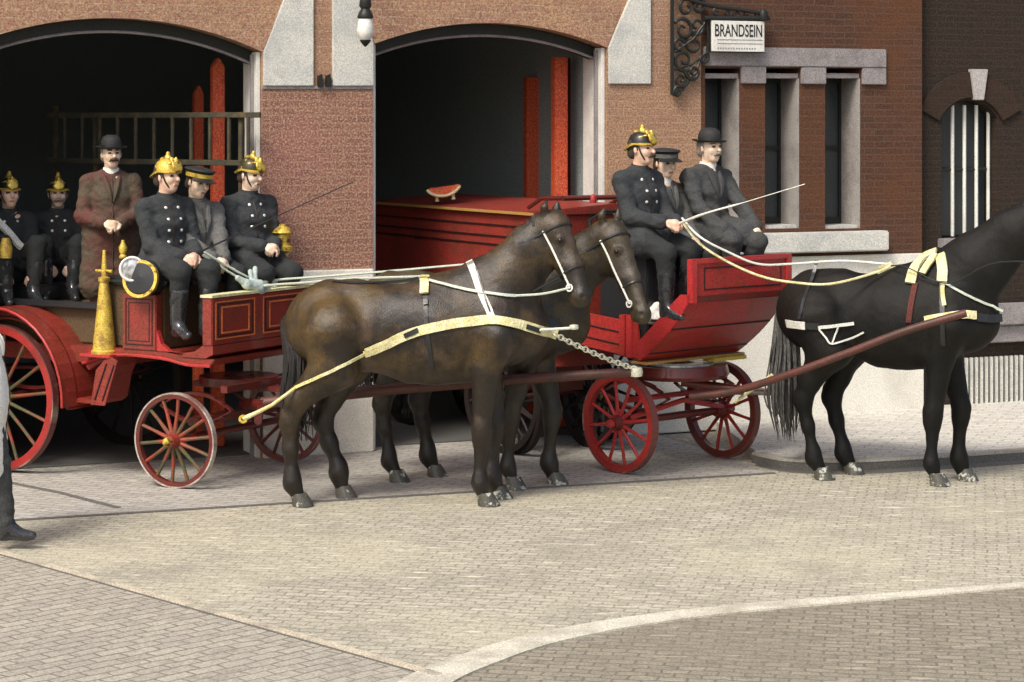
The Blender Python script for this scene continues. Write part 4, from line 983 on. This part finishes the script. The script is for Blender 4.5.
# side body (rear, low)
MB().prism([(-1.6,1.04),(.20,.88),(.15,1.155),(-.5,1.205),(-1.6,1.25)], 'y', yn, yn+.03).build('side_panel', M['cartred'], ct, bevel=.004)
MB().prism([(-1.6,1.04),(.20,.88),(.15,1.155),(-.5,1.205),(-1.6,1.25)], 'y', yf-.03, yf).build('side_panel', M['cartred'], ct, bevel=.004)
MB().box(-1.62,-1.59,yn,yf,1.04,1.26,.003).build('tail_board', M['cartred'], ct)
MB().prism([(-1.6,1.03),(.2,.865),(.2,.89),(-1.6,1.055)], 'y', yn+.031, yf-.031).build('floor', M['reddark'], ct)
b = MB()
for f in (.30,.66): b.tube([V((-1.6,yn-.002,1.04+.21*f)),V((-.5,yn-.002,.945+.26*f)),V((-.02,yn-.002,.90+.265*f))], .0065, 6)
b.build('groove', M['line'], ct)
MB().box(-.02,.045,yn-.02,yn+.05,.895,1.21,.006).build('corner_post', M['cartred'], ct)
MB().box(.055,.12,yn-.02,yn+.05,.885,1.21,.006).build('corner_post', M['redbright'], ct)
# raked front: sides and planks
side = [(.19,.87),(.33,.90),(.46,1.02),(.60,1.17),(.73,1.36),(.73,1.655),(.70,1.655),(.70,1.37),(.16,1.15),(.12,.88)]
def rak(f): return smooth_path([V((.19,0,.865)),V((.40,0,1.02)),V((.58,0,1.19)),V((.73,0,1.37))],6)
rk = rak(0)
def plank(i0, i1, m, nm, off=0):
    pts = rk[i0:i1+1]; o_ = [(p.x,p.z) for p in pts]; i_ = [(p.x-.035,p.z+.012) for p in pts]
    return MB().prism(o_+i_[::-1], 'y', yn, yf).build(nm, m, ct, bevel=.003)
plank(0,3,M['cartred'],'front_plank'); plank(3,10,M['cartred'],'front_plank'); plank(10,17,M['cartred'],'front_plank')
b = MB()
for i in (3,10): b.tube([V((rk[i].x+.003,yn,rk[i].z)),V((rk[i].x+.003,yf,rk[i].z))], .007, 6)
b.build('groove', M['line'], ct)
for y0,y1 in ((yn-.012,yn+.02),(yf-.02,yf+.012)):
    MB().prism([(p.x,p.z) for p in rk]+[(.73,1.40),(.62,1.40),(.50,1.30),(.30,1.12),(.16,1.0)], 'y', y0, y1).build('side_wing', M['redbright'], ct, bevel=.004)
MB().box(xf-.03, xf, yn, yf, 1.373, zf1, .004).build('dash_panel', M['cartred'], ct)
MB().box(xf-.04, xf+.016, yn-.012, yn+.045, 1.34, zf1+.012, .004).build('dash_frame', M['redbright'], ct)
MB().box(xf-.04, xf+.016, yf-.045, yf+.012, 1.34, zf1+.012, .004).build('dash_frame', M['redbright'], ct)
MB().box(xf-.04, xf+.016, yn+.046, yf-.046, zf1-.025, zf1+.012, .004).build('dash_frame', M['redbright'], ct)
MB().box(xf-.038, xf+.018, yn+.046, yf-.046, 1.345, 1.392, .004).build('dash_frame', M['reddark'], ct)
Pd = lambda y, z, o: (xf+.001+o, y, z)
b = MB(); frame(b, Pd, yn+.13, yf-.10, 1.43, 1.60, .010, .003); b.build('pinstripe', M['line'], ct)
MB().box(.10,.26,yn-.01,yf+.01,.845,.864,.003).build('sill_moulding', M['gold'], ct)
MB().box(.16,.28,.18,yf+.008,.815,.844,.003).build('sill_bracket', mat('yellow paint', (.62,.48,.05), .5), ct)
# seat
MB().box(-.30,.22,-.50,.50,1.0,1.66,.01).build('seat_box', M['leather'], ct)
MB().box(-.34,.28,-.56,.56,1.662,1.72,.02).build('seat_cushion', M['leather'], ct)
MB().tube([V((-.30,-.56,1.70)),V((-.34,-.57,1.92)),V((-.36,-.4,1.98)),V((-.36,.4,1.98)),V((-.34,.57,1.92)),V((-.30,.56,1.70))], .015, 8).build('seat_rail', M['ironblack'], ct, True)
MB().box(.20,.54,-.50,.50,1.17,1.19).build('foot_floor', M['leather'], ct)
# shafts
s_near = [ic@at(690,397,16.75), ic@at(735,391,16.6), ic@at(790,374,16.35), ic@at(850,352,16.15), ic@at(905,331,16.0), ic@at(966,313,15.87)]
MB().tube(smooth_path(s_near,5), .030, 10).build('shaft', M['pole'], ct, True)
s_far = [ic@at(770,392,17.5), ic@at(800,376,17.25), ic@at(850,356,17.05), ic@at(905,334,16.85), ic@at(960,318,16.7)]
MB().tube(smooth_path(s_far,5), .028, 10).build('shaft', M['pole'], ct, True)
MB().tube([s_near[1],s_far[0]], .03, 10).build('cross_bar', M['reddark'], ct, True)
MB().tube([V((.1,0,.66)),(s_near[1]+s_far[0])/2], .035, 10).build('draw_bar', M['reddark'], ct, True)
MB().tube([ic@at(772,375,16.5),ic@at(735,402,16.8)], .014, 8).build('shaft_trace', M['cream'], ct, True)
# folded cloth on the floor of the well
cl = empty('folded_cloth', ct.matrix_world @ cz_(655,322,-.44), 0, 'crumpled white cloth lying in the red cart beside the coachman\'s boot', 'cloth')
g = SDF(.008); g.rc((-.04,.0,.03),(.05,-.02,.04),.05,.05,.03); g.rc((-.03,.0,.06),(.02,0,.12),.05,.03,.03)
g.build('fabric', M['linen'], cl, disp=creases(.012))

# ================================================================== PEOPLE
def ik(a, c, l1, l2, pole):
    d = c-a; L_ = min(d.length, (l1+l2)*.998); dn = d.normalized(); x = (l1*l1-l2*l2+L_*L_)/(2*L_); h = math.sqrt(max(l1*l1-x*x, 0))
    pv = pole-dn*pole.dot(dn); pv.normalize(); return a+dn*x+pv*h, a+dn*L_
def hand(b, wr, dirv, palm_n, curl=.9, thumb_side=1, k=.006):
    """wr wrist, dirv pointing to the fingers, palm_n towards the palm side"""
    d = dirv.normalized(); n = (palm_n-d*palm_n.dot(d)).normalized(); s = d.cross(n)*thumb_side
    b.rc(wr, wr+d*.085, .027, .034, .015, (np.array(s[:]), 1.15)); base = wr+d*.085
    for i, (off, ln) in enumerate(((.030,.072),(.010,.080),(-.010,.074),(-.029,.058))):
        p = base+s*off; a = curl*.5; q_ = p; rr = .0105
        for j, f in enumerate((.42,.32,.26)):
            dd = (d*math.cos(a)+n*math.sin(a)); e = q_+dd*ln*f; b.rc(q_, e, rr, rr-.0008, k); q_ = e; a += curl*.75; rr -= .0008
    t0 = wr+d*.025+s*.028; t1 = t0+(d*.7+s*.6+n*.35).normalized()*.038; t2 = t1+(d*.9+n*.5*curl).normalized()*.032
    b.rc(t0, t1, .015, .0125, .012); b.rc(t1, t2, .0125, .010, k)
def person(name, loc, yaw, label, group=None, seated=True, hipz=None, lean=0.0, hyaw=0, hpitch=0, hands=None, feet=None, coatm='navy', legm='navydark', skinm='skin', hat='helmet', hatm=None,
           moustache=None, beard=False, buttons=0, boots=True, skirt=.0, collar='navy', hairm='hair', scale=1.0, hroll=0, elbow_out=.5, long_coat=False, strap=False, palm=V((0,0,-1))):
    root = empty(name, loc, yaw, label, 'person', group)
    hz = hipz if hipz is not None else (.10 if seated else .94)
    hip = V((0,0,hz)); ch = hip+V((math.sin(lean)*.30,0,.30*math.cos(lean))); nk = hip+V((math.sin(lean)*.50,0,.50*math.cos(lean)))
    HM = Matrix.Translation(nk+V((.030,0,.148))) @ Matrix.Rotation(hyaw,4,'Z') @ Matrix.Rotation(hpitch,4,'Y') @ Matrix.Rotation(hroll,4,'X')
    H = lambda x,y,z: HM @ V((x,y,z))
    YW = (np.array([0,1.0,0]), 1.45)
    sh = [nk+V((-.012,s*.185,-.085)) for s in (-1,1)]; hp = [hip+V((0,s*.09,0)) for s in (-1,1)]
    hands = hands or [V((.34,-.07,hz+.14)), V((.34,.07,hz+.14))]
    feet = feet or ([V((.50,-.10,-.42)), V((.50,.10,-.42))] if seated else [V((0,-.10,.0)), V((0,.10,.0))])
    el = []; wr = []
    for s, S, h in zip((-1,1), sh, hands):
        e, w_ = ik(S, V(h), .29, .255, V((-.35,s*elbow_out,-1))); el.append(e); wr.append(w_)
    kn = []; an = []
    for s, P_, f in zip((-1,1), hp, feet):
        k_, a_ = ik(P_, V(f)+V((0,0,.08)), .43, .41, V((1,s*.12,.35 if seated else .0))); kn.append(k_); an.append(a_)
    # continuous body
    b = SDF(.0085)
    b.rc(hip, ch, .10, .105, .05, YW); b.rc(ch, nk-V((0,0,.06)), .105, .075, .05, YW); b.rc(nk-V((0,0,.05)), H(-.015,0,-.07), .056, .052, .03)
    RM = HM.to_3x3().to_4x4()
    b.ell(H(-.012,0,.025), (.098,.076,.098), RM, .02); b.ell(H(.025,0,-.035), (.066,.060,.075), RM, .03); b.ell(H(.052,0,-.088), (.030,.030,.024), RM, .03)
    b.rc(H(.088,0,.018), H(.112,0,-.018), .009, .0145, .012); b.rc(H(.078,-.03,.036), H(.078,.03,.036), .012, .012, .015)
    b.rc(H(.088,-.018,-.058), H(.088,.018,-.058), .009, .009, .008)
    for s in (-1,1):
        b.ell(H(-.005,s*.078,-.005), (.016,.010,.030), RM, .008); b.ell(H(.060,s*.038,-.02), (.026,.022,.024), RM, .02)
        b.ell(H(.090,s*.031,.014), (.013,.016,.011), RM, .01, sub=True)
    for i, s in enumerate((-1,1)):
        b.rc(nk-V((0,0,.06)), sh[i], .06, .06, .04); b.rc(sh[i], el[i], .052, .040, .03); b.rc(el[i], wr[i], .038, .026, .03)
        inward = V((0,-s*.55,0)); dv = (wr[i]-el[i]).normalized()+inward*.8; hand(b, wr[i], dv, palm+inward*.6, .95, thumb_side=s)
        b.rc(hp[i], kn[i], .085, .055, .04); b.rc(kn[i], an[i], .05, .036, .03); b.rc(an[i], an[i]+V((.05,0,-.035)), .034, .024, .03)
    eyes = [np.array(H(.086,s*.031,.012)[:]) for s in (-1,1)]; brow = [np.array(H(.088,s*.032,.034)[:]) for s in (-1,1)]; mo = np.array(H(.096,0,-.058)[:])
    HI = np.array(HM.inverted())
    def reg(c):
        L_ = c@HI[:3,:3].T+HI[:3,3]; r = np.zeros(len(c), int)
        for s in (-1,1):
            r[(np.abs(L_[:,1]-s*.031) < .013) & (np.abs(L_[:,2]-.012) < .0075) & (L_[:,0] > .05)] = 1
            r[(np.abs(L_[:,1]-s*.033) < .018) & (np.abs(L_[:,2]-.036) < .005) & (L_[:,0] > .05)] = 1
        r[(np.abs(L_[:,1]) < .02) & (np.abs(L_[:,2]+.058) < .007) & (L_[:,0] > .075)] = 2
        return r
    b.build('body', [M[skinm], M['feature'], M['lips']], root, region=reg)
    # hair
    hb = SDF(.010); hb.ell(H(-.030,0,.040), (.090,.082,.088), RM, .02); hb.rc(H(-.06,-.03,-.03), H(-.06,.03,-.03), .045, .045, .03)
    for s in (-1,1): hb.rc(H(-.005,s*.072,.03), H(.01,s*.073,-.005), .014, .010, .01)
    hb.build('hair', M[hairm], root)
    if moustache:
        mb = SDF(.005)
        for s in (-1,1): mb.chain([H(.108,s*.003,-.040), H(.103,s*.022,-.045), H(.088,s*.040,-.060)], [.012,.011,.005], .008)
        mb.build('moustache', M[moustache], root)
    # trousers
    tb = SDF(.013)
    for i in (0,1):
        tb.rc(hp[i], kn[i], .108, .082, .03); tb.rc(kn[i], an[i]+V((0,0,.03)), .078, .062 if not boots else .052, .02)
    tb.rc(hp[0], hp[1], .112, .112, .04)
    tb.build('trousers', M[legm], root, disp=creases(.010, loc[0]*5))
    # boots
    for i, s in enumerate((-1,1)):
        bb = SDF(.009); t_ = .62 if boots else .12
        up = an[i].lerp(kn[i], t_); dn = (an[i]-up)
        bb.rc(an[i], up, .052, .070 if boots else .06, .02); fd_ = V((1,s*.12,0)).normalized()
        heel = an[i]+V((-.015,0,-.045)); toe = an[i]+fd_*.17+V((0,0,-.052))
        bb.rc(an[i], heel, .045, .036, .02); bb.rc(heel, toe, .034, .028, .03); bb.rc(an[i]+fd_*.03, toe-fd_*.05, .044, .032, .03, (np.array([0,1.0,0]), 1.1))
        bb.build('boot', M['boot'], root, disp=folds(.003,(20,20,12)))
    # coat
    cb = SDF(.0115); yw = (np.array([0,1.0,0]), 1.29)
    cb.rc(hip+V((0,0,-.01)), hip+V((.01,0,.14)), .142, .125, .05, yw); cb.rc(hip+V((.01,0,.14)), ch, .125, .136, .05, yw); cb.rc(ch, nk-V((0,0,.10)), .134, .092, .05, yw)
    for i, s in enumerate((-1,1)):
        cb.rc(nk-V((0,s*-.03,.025)), sh[i], .056, .064, .06); cb.rc(sh[i], el[i], .068, .060, .03); cb.rc(el[i], wr[i]-(wr[i]-el[i]).normalized()*.01, .060, .050, .025)
        cb.rc(wr[i]-(wr[i]-el[i]).normalized()*.05, wr[i]-(wr[i]-el[i]).normalized()*.012, .056, .056, .006)
        if seated:
            cb.rc(hp[i]+V((0,0,.015)), hp[i].lerp(kn[i], .42+skirt), .130, .120, .035)
        else:
            if long_coat: cb.rc(hp[i], hp[i]+V((.0,s*.02,-.42)), .13, .155, .12)
            else: cb.rc(hp[i], hp[i]+V((0,0,-.14)), .13, .13, .06)
    co = cb.build('coat', M[coatm], root, disp=creases(.005 if coatm == 'linen' else .0115, loc[0]*3))
    tr_ = BVHTree.FromPolygons([v.co[:] for v in co.data.vertices], [p.vertices[:] for p in co.data.polygons])
    # front edge of the coat and cuffs
    pts = []
    for i in range(16):
        z = nk.z-.06-i*(.03 if seated else .055); h, nn, _, _ = tr_.ray_cast(V((1, -.018 if buttons else .0, z)), V((-1,0,0)))
        if h and h.x > -.1: pts.append(h+V((.001,0,0)))
    if len(pts) > 3: MB().tube(pts, .0055, 5).build('front_seam', M['line'] if coatm in ('navy','navydark','charcoal') else M['hair'], co, True)
    if coatm in ('charcoal','browncoat','greycoat','linen'):
        for s in (-1,1):
            lp_ = []
            for i in range(7):
                t = i/6; h, nn, _, _ = tr_.ray_cast(V((1, s*(.062-.056*t), nk.z-.035-.21*t)), V((-1,0,0)))
                if h: lp_.append(h+V((.006,0,0)))
            if len(lp_) > 3: MB().tube(lp_, [.014,.019,.022,.022,.019,.013,.006][:len(lp_)], 7).build('lapel', M[coatm], co, True)
    # collar
    MB().lathe([(.060,-.03),(.074,-.03),(.066,.022),(.056,.022),(.060,-.03)], 24, Matrix.Translation(nk+V((.006,0,.012))) @ Matrix.Rotation(lean+.15,4,'Y')).build('collar', M[collar], root, True)
    for r_ in range(buttons):
        for s in ((-1,1)):
            z = ch.z+.12-r_*.085; h, nn, _, _ = tr_.ray_cast(V((1,s*.055-.0,z)), V((-1,0,0)))
            if h: MB().lathe([(0,-.004),(.011,-.004),(.012,.003),(.006,.007),(0,.007)], 10, Matrix.Translation(h) @ nn.to_track_quat('Z','Y').to_matrix().to_4x4()).build('button', M['button'], co, True)
    if strap:
        pts = []
        for i in range(14):
            t = i/13; h, nn, _, _ = tr_.ray_cast(V((1,-.15+.34*t, nk.z-.03-.42*t)), V((-1,0,0)))
            if h: pts.append(h+V((.010,0,0)))
        MB().tube(pts, .034, 8).build('shoulder_belt', M['whitestrap'], root, True)
    # headgear
    if hat == 'helmet':
        HM0 = HM; H0 = H; HM = HM0 @ Matrix.Translation((0,0,.045)) @ Matrix.Diagonal((.90,.90,.88,1)) @ Matrix.Translation((0,0,-.045)); H = lambda x,y,z: HM @ V((x,y,z))
        hm = hatm or ('leather', 'brasspaint')
        base = H(-.005,0,.045)
        prof = [(0,.098),(.04,.093),(.072,.073),(.092,.04),(.099,.0),(.099,-.02),(.094,-.02),(.094,.0),(.086,.036),(.066,.066),(0,.09)]
        he = MB().lathe(prof, 30, HM @ Matrix.Translation((-.014,0,.056)) @ Matrix.Rotation(R(-7),4,'Y') @ Matrix.Diagonal((1.10,.94,1,1))).build('helmet', M[hm[0]], root, True)
        bz = MB(); vs = []; N = 36
        for k in range(N):
            a = 2*PI*k/N; ca, sa = math.cos(a), math.sin(a)
            for rr, z in ((.098,.046),(.098+.030*max(0,ca)+.016*(1-abs(ca))+.046*max(0,-ca), .036-.006*max(0,ca)-.055*max(0,-ca))):
                for dz in (0,.006): vs.append(HM@V((-.01+rr*ca*1.1, rr*sa*.94, z+dz)))
        bz.add(vs, [(k*4,k*4+2,((k+1)%N)*4+2,((k+1)%N)*4) for k in range(N)]+[(k*4+1,((k+1)%N)*4+1,((k+1)%N)*4+3,k*4+3) for k in range(N)]+[(k*4+2,k*4+3,((k+1)%N)*4+3,((k+1)%N)*4+2) for k in range(N)])
        bz.build('brim', M[hm[1]], he, True)
        # crest along the top, knob and front plate
        cs = SDF(.006); cs.chain([H(-.10,0,.09), H(-.06,0,.140), H(.0,0,.158), H(.05,0,.142), H(.082,0,.10)], [.012,.018,.022,.018,.012], .02)
        cs.rc(H(.0,0,.155), H(.005,0,.19), .015, .012, .012); cs.ell(H(.006,0,.20), (.015,.015,.015), None, .01)
        for s in (-1,1): cs.rc(H(.07,s*.03,.115), H(.02,s*.068,.10), .012, .010, .012)
        cs.build('comb', M[hm[1]], he)
        pt = SDF(.006); pt.ell(H(.112,0,.095), (.014,.046,.05), HM.to_3x3().to_4x4() @ Matrix.Rotation(R(-28),4,'Y'), .01); pt.rc(H(.105,0,.13), H(.10,0,.16), .016, .008, .015)
        pt.build('front_plate', M['brass'], he)
        MB().tube(smooth_path([H0(.02,-.088,.04), H0(.045,-.080,-.03), H0(.062,-.052,-.085), H0(.066,0,-.116), H0(.062,.052,-.085), H0(.045,.080,-.03), H0(.02,.088,.04)],4), .0065, 6).build('chin_strap', M['leather'], he, True)
    elif hat == 'bowler':
        Mh = HM @ Matrix.Translation((-.005,0,.050)) @ Matrix.Rotation(R(3),4,'Y') @ Matrix.Diagonal((1.03,.88,.90,1))
        he = MB().lathe([(0,.125),(.045,.122),(.078,.102),(.094,.065),(.097,.03),(.098,.005),(.125,.0),(.145,.010),(.148,.016),(.143,.016),(.124,.007),(.100,.012),(.09,.0),(0,.0)], 36, Mh).build('bowler_hat', M['felt'], root, True)
        MB().lathe([(.0985,.008),(.1005,.008),(.0995,.036),(.0975,.036),(.0985,.008)], 36, Mh).build('hat_band', M['leather'], he, True)
    elif hat == 'cap':
        Mh = HM @ Matrix.Translation((-.01,0,.05)) @ Matrix.Rotation(R(-6),4,'Y') @ Matrix.Diagonal((1.12,1.0,1,1))
        he = MB().lathe([(0,.075),(.06,.074),(.115,.062),(.122,.05),(.100,.03),(.098,-.01),(.09,-.01),(.09,.03),(0,.05)], 32, Mh).build('peaked_cap', M[hatm or 'felt'], root, True)
        MB().lathe([(.099,-.005),(.103,-.005),(.105,.028),(.101,.028),(.099,-.005)], 32, Mh).build('cap_band', M['greycoat'] if hatm is None else M['brasspaint'], he, True)
        pk = MB(); vs = []
        for k in range(13):
            a = R(-60+120*k/12)
            for rr, z in ((.096,-.004),(.150,-.034)):
                for dz in (0,.005): vs.append(Mh@V((rr*math.cos(a)+(0 if rr<.1 else -.0), rr*math.sin(a)*.9, z+dz)))
        pk.add(vs, [(k*4,k*4+2,k*4+6,k*4+4) for k in range(12)]+[(k*4+1,k*4+5,k*4+7,k*4+3) for k in range(12)]+[(k*4+2,k*4+3,k*4+7,k*4+6) for k in range(12)]); pk.build('peak', M['leather'], he, True)
    elif hat == 'straw':
        Mh = HM @ Matrix.Translation((-.005,0,.06)) @ Matrix.Diagonal((1.1,.98,1,1))
        MB().lathe([(0,.085),(.088,.085),(.095,.08),(.098,.0),(.175,.0),(.175,.010),(.097,.010),(.09,.0),(0,.06)], 36, Mh).build('straw_hat', M['straw'], root, True)
    if scale != 1: root.scale = (scale,)*3
    return dict(root=root, wr=wr, H=H)
def onL(x, y, z): return LM @ V((x,y,z))
CM = ct.matrix_world.copy()
def onC(x, y, z): return CM @ V((x,y,z))
F = 'firemen riding on the left wagon'
P4 = person('person', onL(-.40,-.33,1.52), R(-48), 'fireman in yellow crested helmet driving the left wagon, boots in its open footwell', F,
    hyaw=R(12), hands=[V((.30,-.05,.16)),V((.31,.07,.17))], feet=[V((.38,-.13,-.43)),V((.46,.06,-.43))], buttons=4, hatm=('brasspaint','brass'), lean=.02)
P5 = person('person', onL(-.34,-.02,1.50), R(-52), 'person in grey coat and dark cap, head bowed between two helmeted firemen', None,
    hyaw=R(5), hpitch=R(14), hroll=R(-6), hands=[V((.36,-.06,.16)),V((.37,.03,.15))], feet=[V((.28,-.08,-.43)),V((.28,.10,-.43))], coatm='greycoat', hat='cap', hatm='felt', skinm='skinpale', collar='greycoat', scale=.96)
P6 = person('person', onL(-.20,.46,1.52), R(-50), 'fireman in brass crested helmet sitting closest to the brick pier', F,
    hyaw=R(10), hpitch=R(8), hands=[V((.29,-.06,.20)),V((.28,.05,.20))], feet=[V((.22,-.10,-.43)),V((.20,.08,-.43))], buttons=3, hatm=('helmetdark','brass'), skinm='skinpale')
P3 = person('person', onL(-1.12,-.10,.94), R(-74), 'man with moustache and bowler hat standing in a long brown and maroon coat, hands clasped', None,
    seated=False, hyaw=R(8), hands=[V((.25,-.08,1.03)),V((.25,.05,1.02))], coatm='browncoat', hat='bowler', moustache='feature', collar='linen', long_coat=True, boots=False, hairm='hairgrey', skinm='skinpale', elbow_out=.75, legm='maroon', scale=.94)
P2 = person('person', onL(-1.95,.22,1.40), R(-75), 'fireman in dark coat sitting between the belted fireman and the bowler hatted man', F,
    hands=[V((.30,-.12,.14)),V((.30,.12,.14))], coatm='navydark', hatm=('leather','brasspaint'), skinm='skindark', moustache='hairgrey', buttons=2, feet=[V((.40,-.12,-.15)),V((.40,.10,-.15))], scale=.93)
P1 = person('person', onL(-2.06,-.24,1.40), R(-62), 'fireman with a broad white shoulder belt seated at the far left edge', F,
    hands=[V((.34,-.14,.10)),V((.34,.12,.10))], coatm='navydark', hatm=('leather','brasspaint'), strap=True, buttons=1, feet=[V((.40,-.12,-.15)),V((.40,.10,-.15))], scale=.95)
P7 = person('person', onC(.04,-.42,1.725), R(-46), 'coachman in black helmet with brass plate holding reins and whip on the red cart', None,
    hyaw=R(8), hands=[V((.32,-.07,.20)),V((.33,.06,.20))], feet=[V((.40,-.12,-.52)),V((.36,.14,-.50))], buttons=3, hatm=('leather','brass'), coatm='navy', lean=.02, moustache='hair')
P8 = person('person', onC(-.13,.03,1.64), R(-50), 'person with pale face in a dark peaked cap seated between coachman and bowler hatted man', None,
    hyaw=R(-10), hpitch=R(8), hands=[V((.32,-.05,.14)),V((.32,.05,.14))], feet=[V((.30,-.08,-.45)),V((.30,.10,-.45))], hat='cap', coatm='greycoat', skinm='skinpale', collar='linen', scale=.96)
P9 = person('person', onC(.02,.38,1.73), R(-52), 'man with bowler hat and pale moustache in charcoal overcoat seated on the red cart', None,
    hyaw=R(0), hands=[V((.34,-.16,.12)),V((.40,.17,.10))], feet=[V((.36,-.10,-.45)),V((.30,.12,-.45))], hat='bowler', coatm='charcoal', legm='charcoal', moustache='hairgrey', collar='linen', skinm='skinpale', hairm='hairgrey', skirt=.3)
pg = gr(-6,547)
P10 = person('person', (pg.x-.075,pg.y,-.002), R(8), 'passer-by in white coat and dark trousers, cut off by the picture edge', None,
    seated=False, hipz=.96, hands=[V((-.02,-.26,.95)),V((.0,.26,.95))], feet=[V((.16,-.08,.0)),V((-.30,.09,.02))], coatm='linen', hat='bowler', lean=-.10, boots=False, long_coat=True, collar='linen', legm='charcoal')

# gloves and reins of the left wagon
bpy.context.view_layer.update()
gl = empty('glove_bundle', onL(.245,-.02,ztop+.02), -TH, 'pale blue grey gloves and rein ends lying over the front rail', 'gloves')
g = SDF(.008); g.rc((.0,-.14,.05),(.02,-.02,.02),.035,.05,.03); g.rc((.02,-.02,.02),(.0,.10,-.0),.05,.04,.03); g.rc((-.02,-.02,.04),(-.04,.02,.16),.022,.018,.02); g.rc((-.02,-.06,.04),(-.05,-.03,.14),.018,.015,.02); g.rc((0,-.14,.05),(-.03,-.21,.10),.03,.022,.02)
g.build('cuff', M['glove'], gl, disp=folds(.006,(18,18,18)))
def hnd(P, i): return P['root'].matrix_world @ P['wr'][i]
def rein_obj(pts, r, m, label, cat='reins', name='rein', group=None, n=6):
    pts = [V(p) for p in pts]; o0 = pts[0].copy(); o = MB().tube([p-o0 for p in smooth_path(pts, n)], r, 6).build(name, m, None, True)
    o.location = o0; return tag(o, label, cat, group)
h4 = hnd(P4,1); padA = HAr.matrix_world @ rA[1][0]
G2 = 'reins of the left pair'
rein_obj([h4+V((.06,-.04,0)), onL(.2,-.06,ztop+.07), at(285,284,16.4), at(350,279,15.9), padA+V((0,.05,.01))], .009, M['rein'], 'pale rein running from the driver over the front rail to the nearer bay horse', group=G2)
rein_obj([h4+V((.07,-.02,.02)), onL(.2,.0,ztop+.09), at(286,279,16.9), at(380,272,16.6), at(500,262,16.4), at(575,262,16.2)], .009, M['rein'], 'pale rein running from the driver to the farther horse of the pair', group=G2)
rein_obj([h4+V((.06,0,.0)), onL(.22,.1,ztop+.06), at(284,289,16.9)], .008, M['rein'], 'short lower rein lying across the front rail of the left wagon', group=G2)
h6 = hnd(P6,0)
rein_obj([h4+V((-.02,-.04,0)), h4+V((.03,-.05,.02)), at(275,217,16.0), at(353,182,16.0)], [.010]*6+[.007]*6+[.004]*7, M['leather'], 'thin dark whip held by the driver of the left wagon, slanting across the brick pier', 'whip', 'whip')
h7 = hnd(P7,1)+V((.05,-.05,0)); bitC = HC['root'].matrix_world @ HC['bit-1']
rsC = HC['strap']('rein_guide', C_((887,267),(897,268)), .012, M['cream'], off=.02, n=3)
G3 = 'reins of the black horse'
pC = HC['root'].matrix_world @ rsC[1][0]; 
rein_obj([h7, at(700,244,16.5), at(728,262,16.4), at(760,276,16.35), at(790,282,16.3), at(830,284,16.25), pC+V((-.12,-.03,-.05)), pC], .0095, M['cream'], 'lower cream rein drooping from the coachman over the dash to the black horse', group=G3)
rein_obj([h7+V((.0,.03,.03)), at(700,237,16.35), at(728,252,16.35), at(758,264,16.4), at(790,264,16.5), pC+V((-.35,.10,.03)), pC+V((-.02,.03,.01))], .0085, M['whitestrap'], 'upper white rein running from the coachman over the dash panel', group=G3)
rein_obj([pC, HC['root'].matrix_world@V(tuple((sv(HC,905,268)[0],-.22,sv(HC,905,268)[1]))), HC['root'].matrix_world@V((sv(HC,948,284)[0],-.26,sv(HC,948,284)[1])), at(1000,262,16.0), bitC], .005, M['leather'], 'thin dark rein along the neck of the black horse to its bit', group=G3)
rein_obj([h7+V((-.05,0,-.02)), at(705,213.5,16.3), at(742,203,16.2), at(805,184,16.1)], [.010]*6+[.007]*6+[.003]*7, M['whitestrap'], 'thin pale whip held by the coachman on the red cart', 'whip', 'whip')

# ================================================================== LIGHT, SKY, CAMERA
W = bpy.data.worlds.new('World'); SC.world = W; W.use_nodes = True; nt = W.node_tree; bg = nt.nodes['Background']
sky = nt.nodes.new('ShaderNodeTexSky'); sky.sky_type = 'NISHITA'; sky.sun_disc = False
el_, az = R(50), R(212)      # direction towards the sun: compass from +Y clockwise
sky.sun_elevation = el_; sky.sun_rotation = az; sky.air_density = 1.0; sky.dust_density = 5; sky.ozone_density = .6
nt.links.new(sky.outputs[0], bg.inputs[0]); bg.inputs[1].default_value = .13
sun = bpy.data.lights.new('sun','SUN'); sun.energy = 1.9; sun.angle = R(16); sun.color = (1,.95,.86)
so = bpy.data.objects.new('sun', sun); COL.objects.link(so)
sd = V((math.sin(az)*math.cos(el_), math.cos(az)*math.cos(el_), math.sin(el_)))
so.rotation_euler = sd.to_track_quat('Z','Y').to_euler()
cam = bpy.data.cameras.new('camera'); co = bpy.data.objects.new('camera', cam); COL.objects.link(co); SC.camera = co
co.location = (0,0,CAMZ); co.rotation_euler = (R(90),0,0)
cam.sensor_width = 36; cam.lens = 36*FPX/1024; cam.shift_x = 0; cam.shift_y = -(341-HY)/1024; cam.clip_end = 6000; cam.clip_start = .1
vs_ = SC.view_settings; vs_.view_transform = 'Standard'; vs_.look = 'None'; vs_.gamma = 1; vs_.exposure = .48; vs_.use_curve_mapping = False
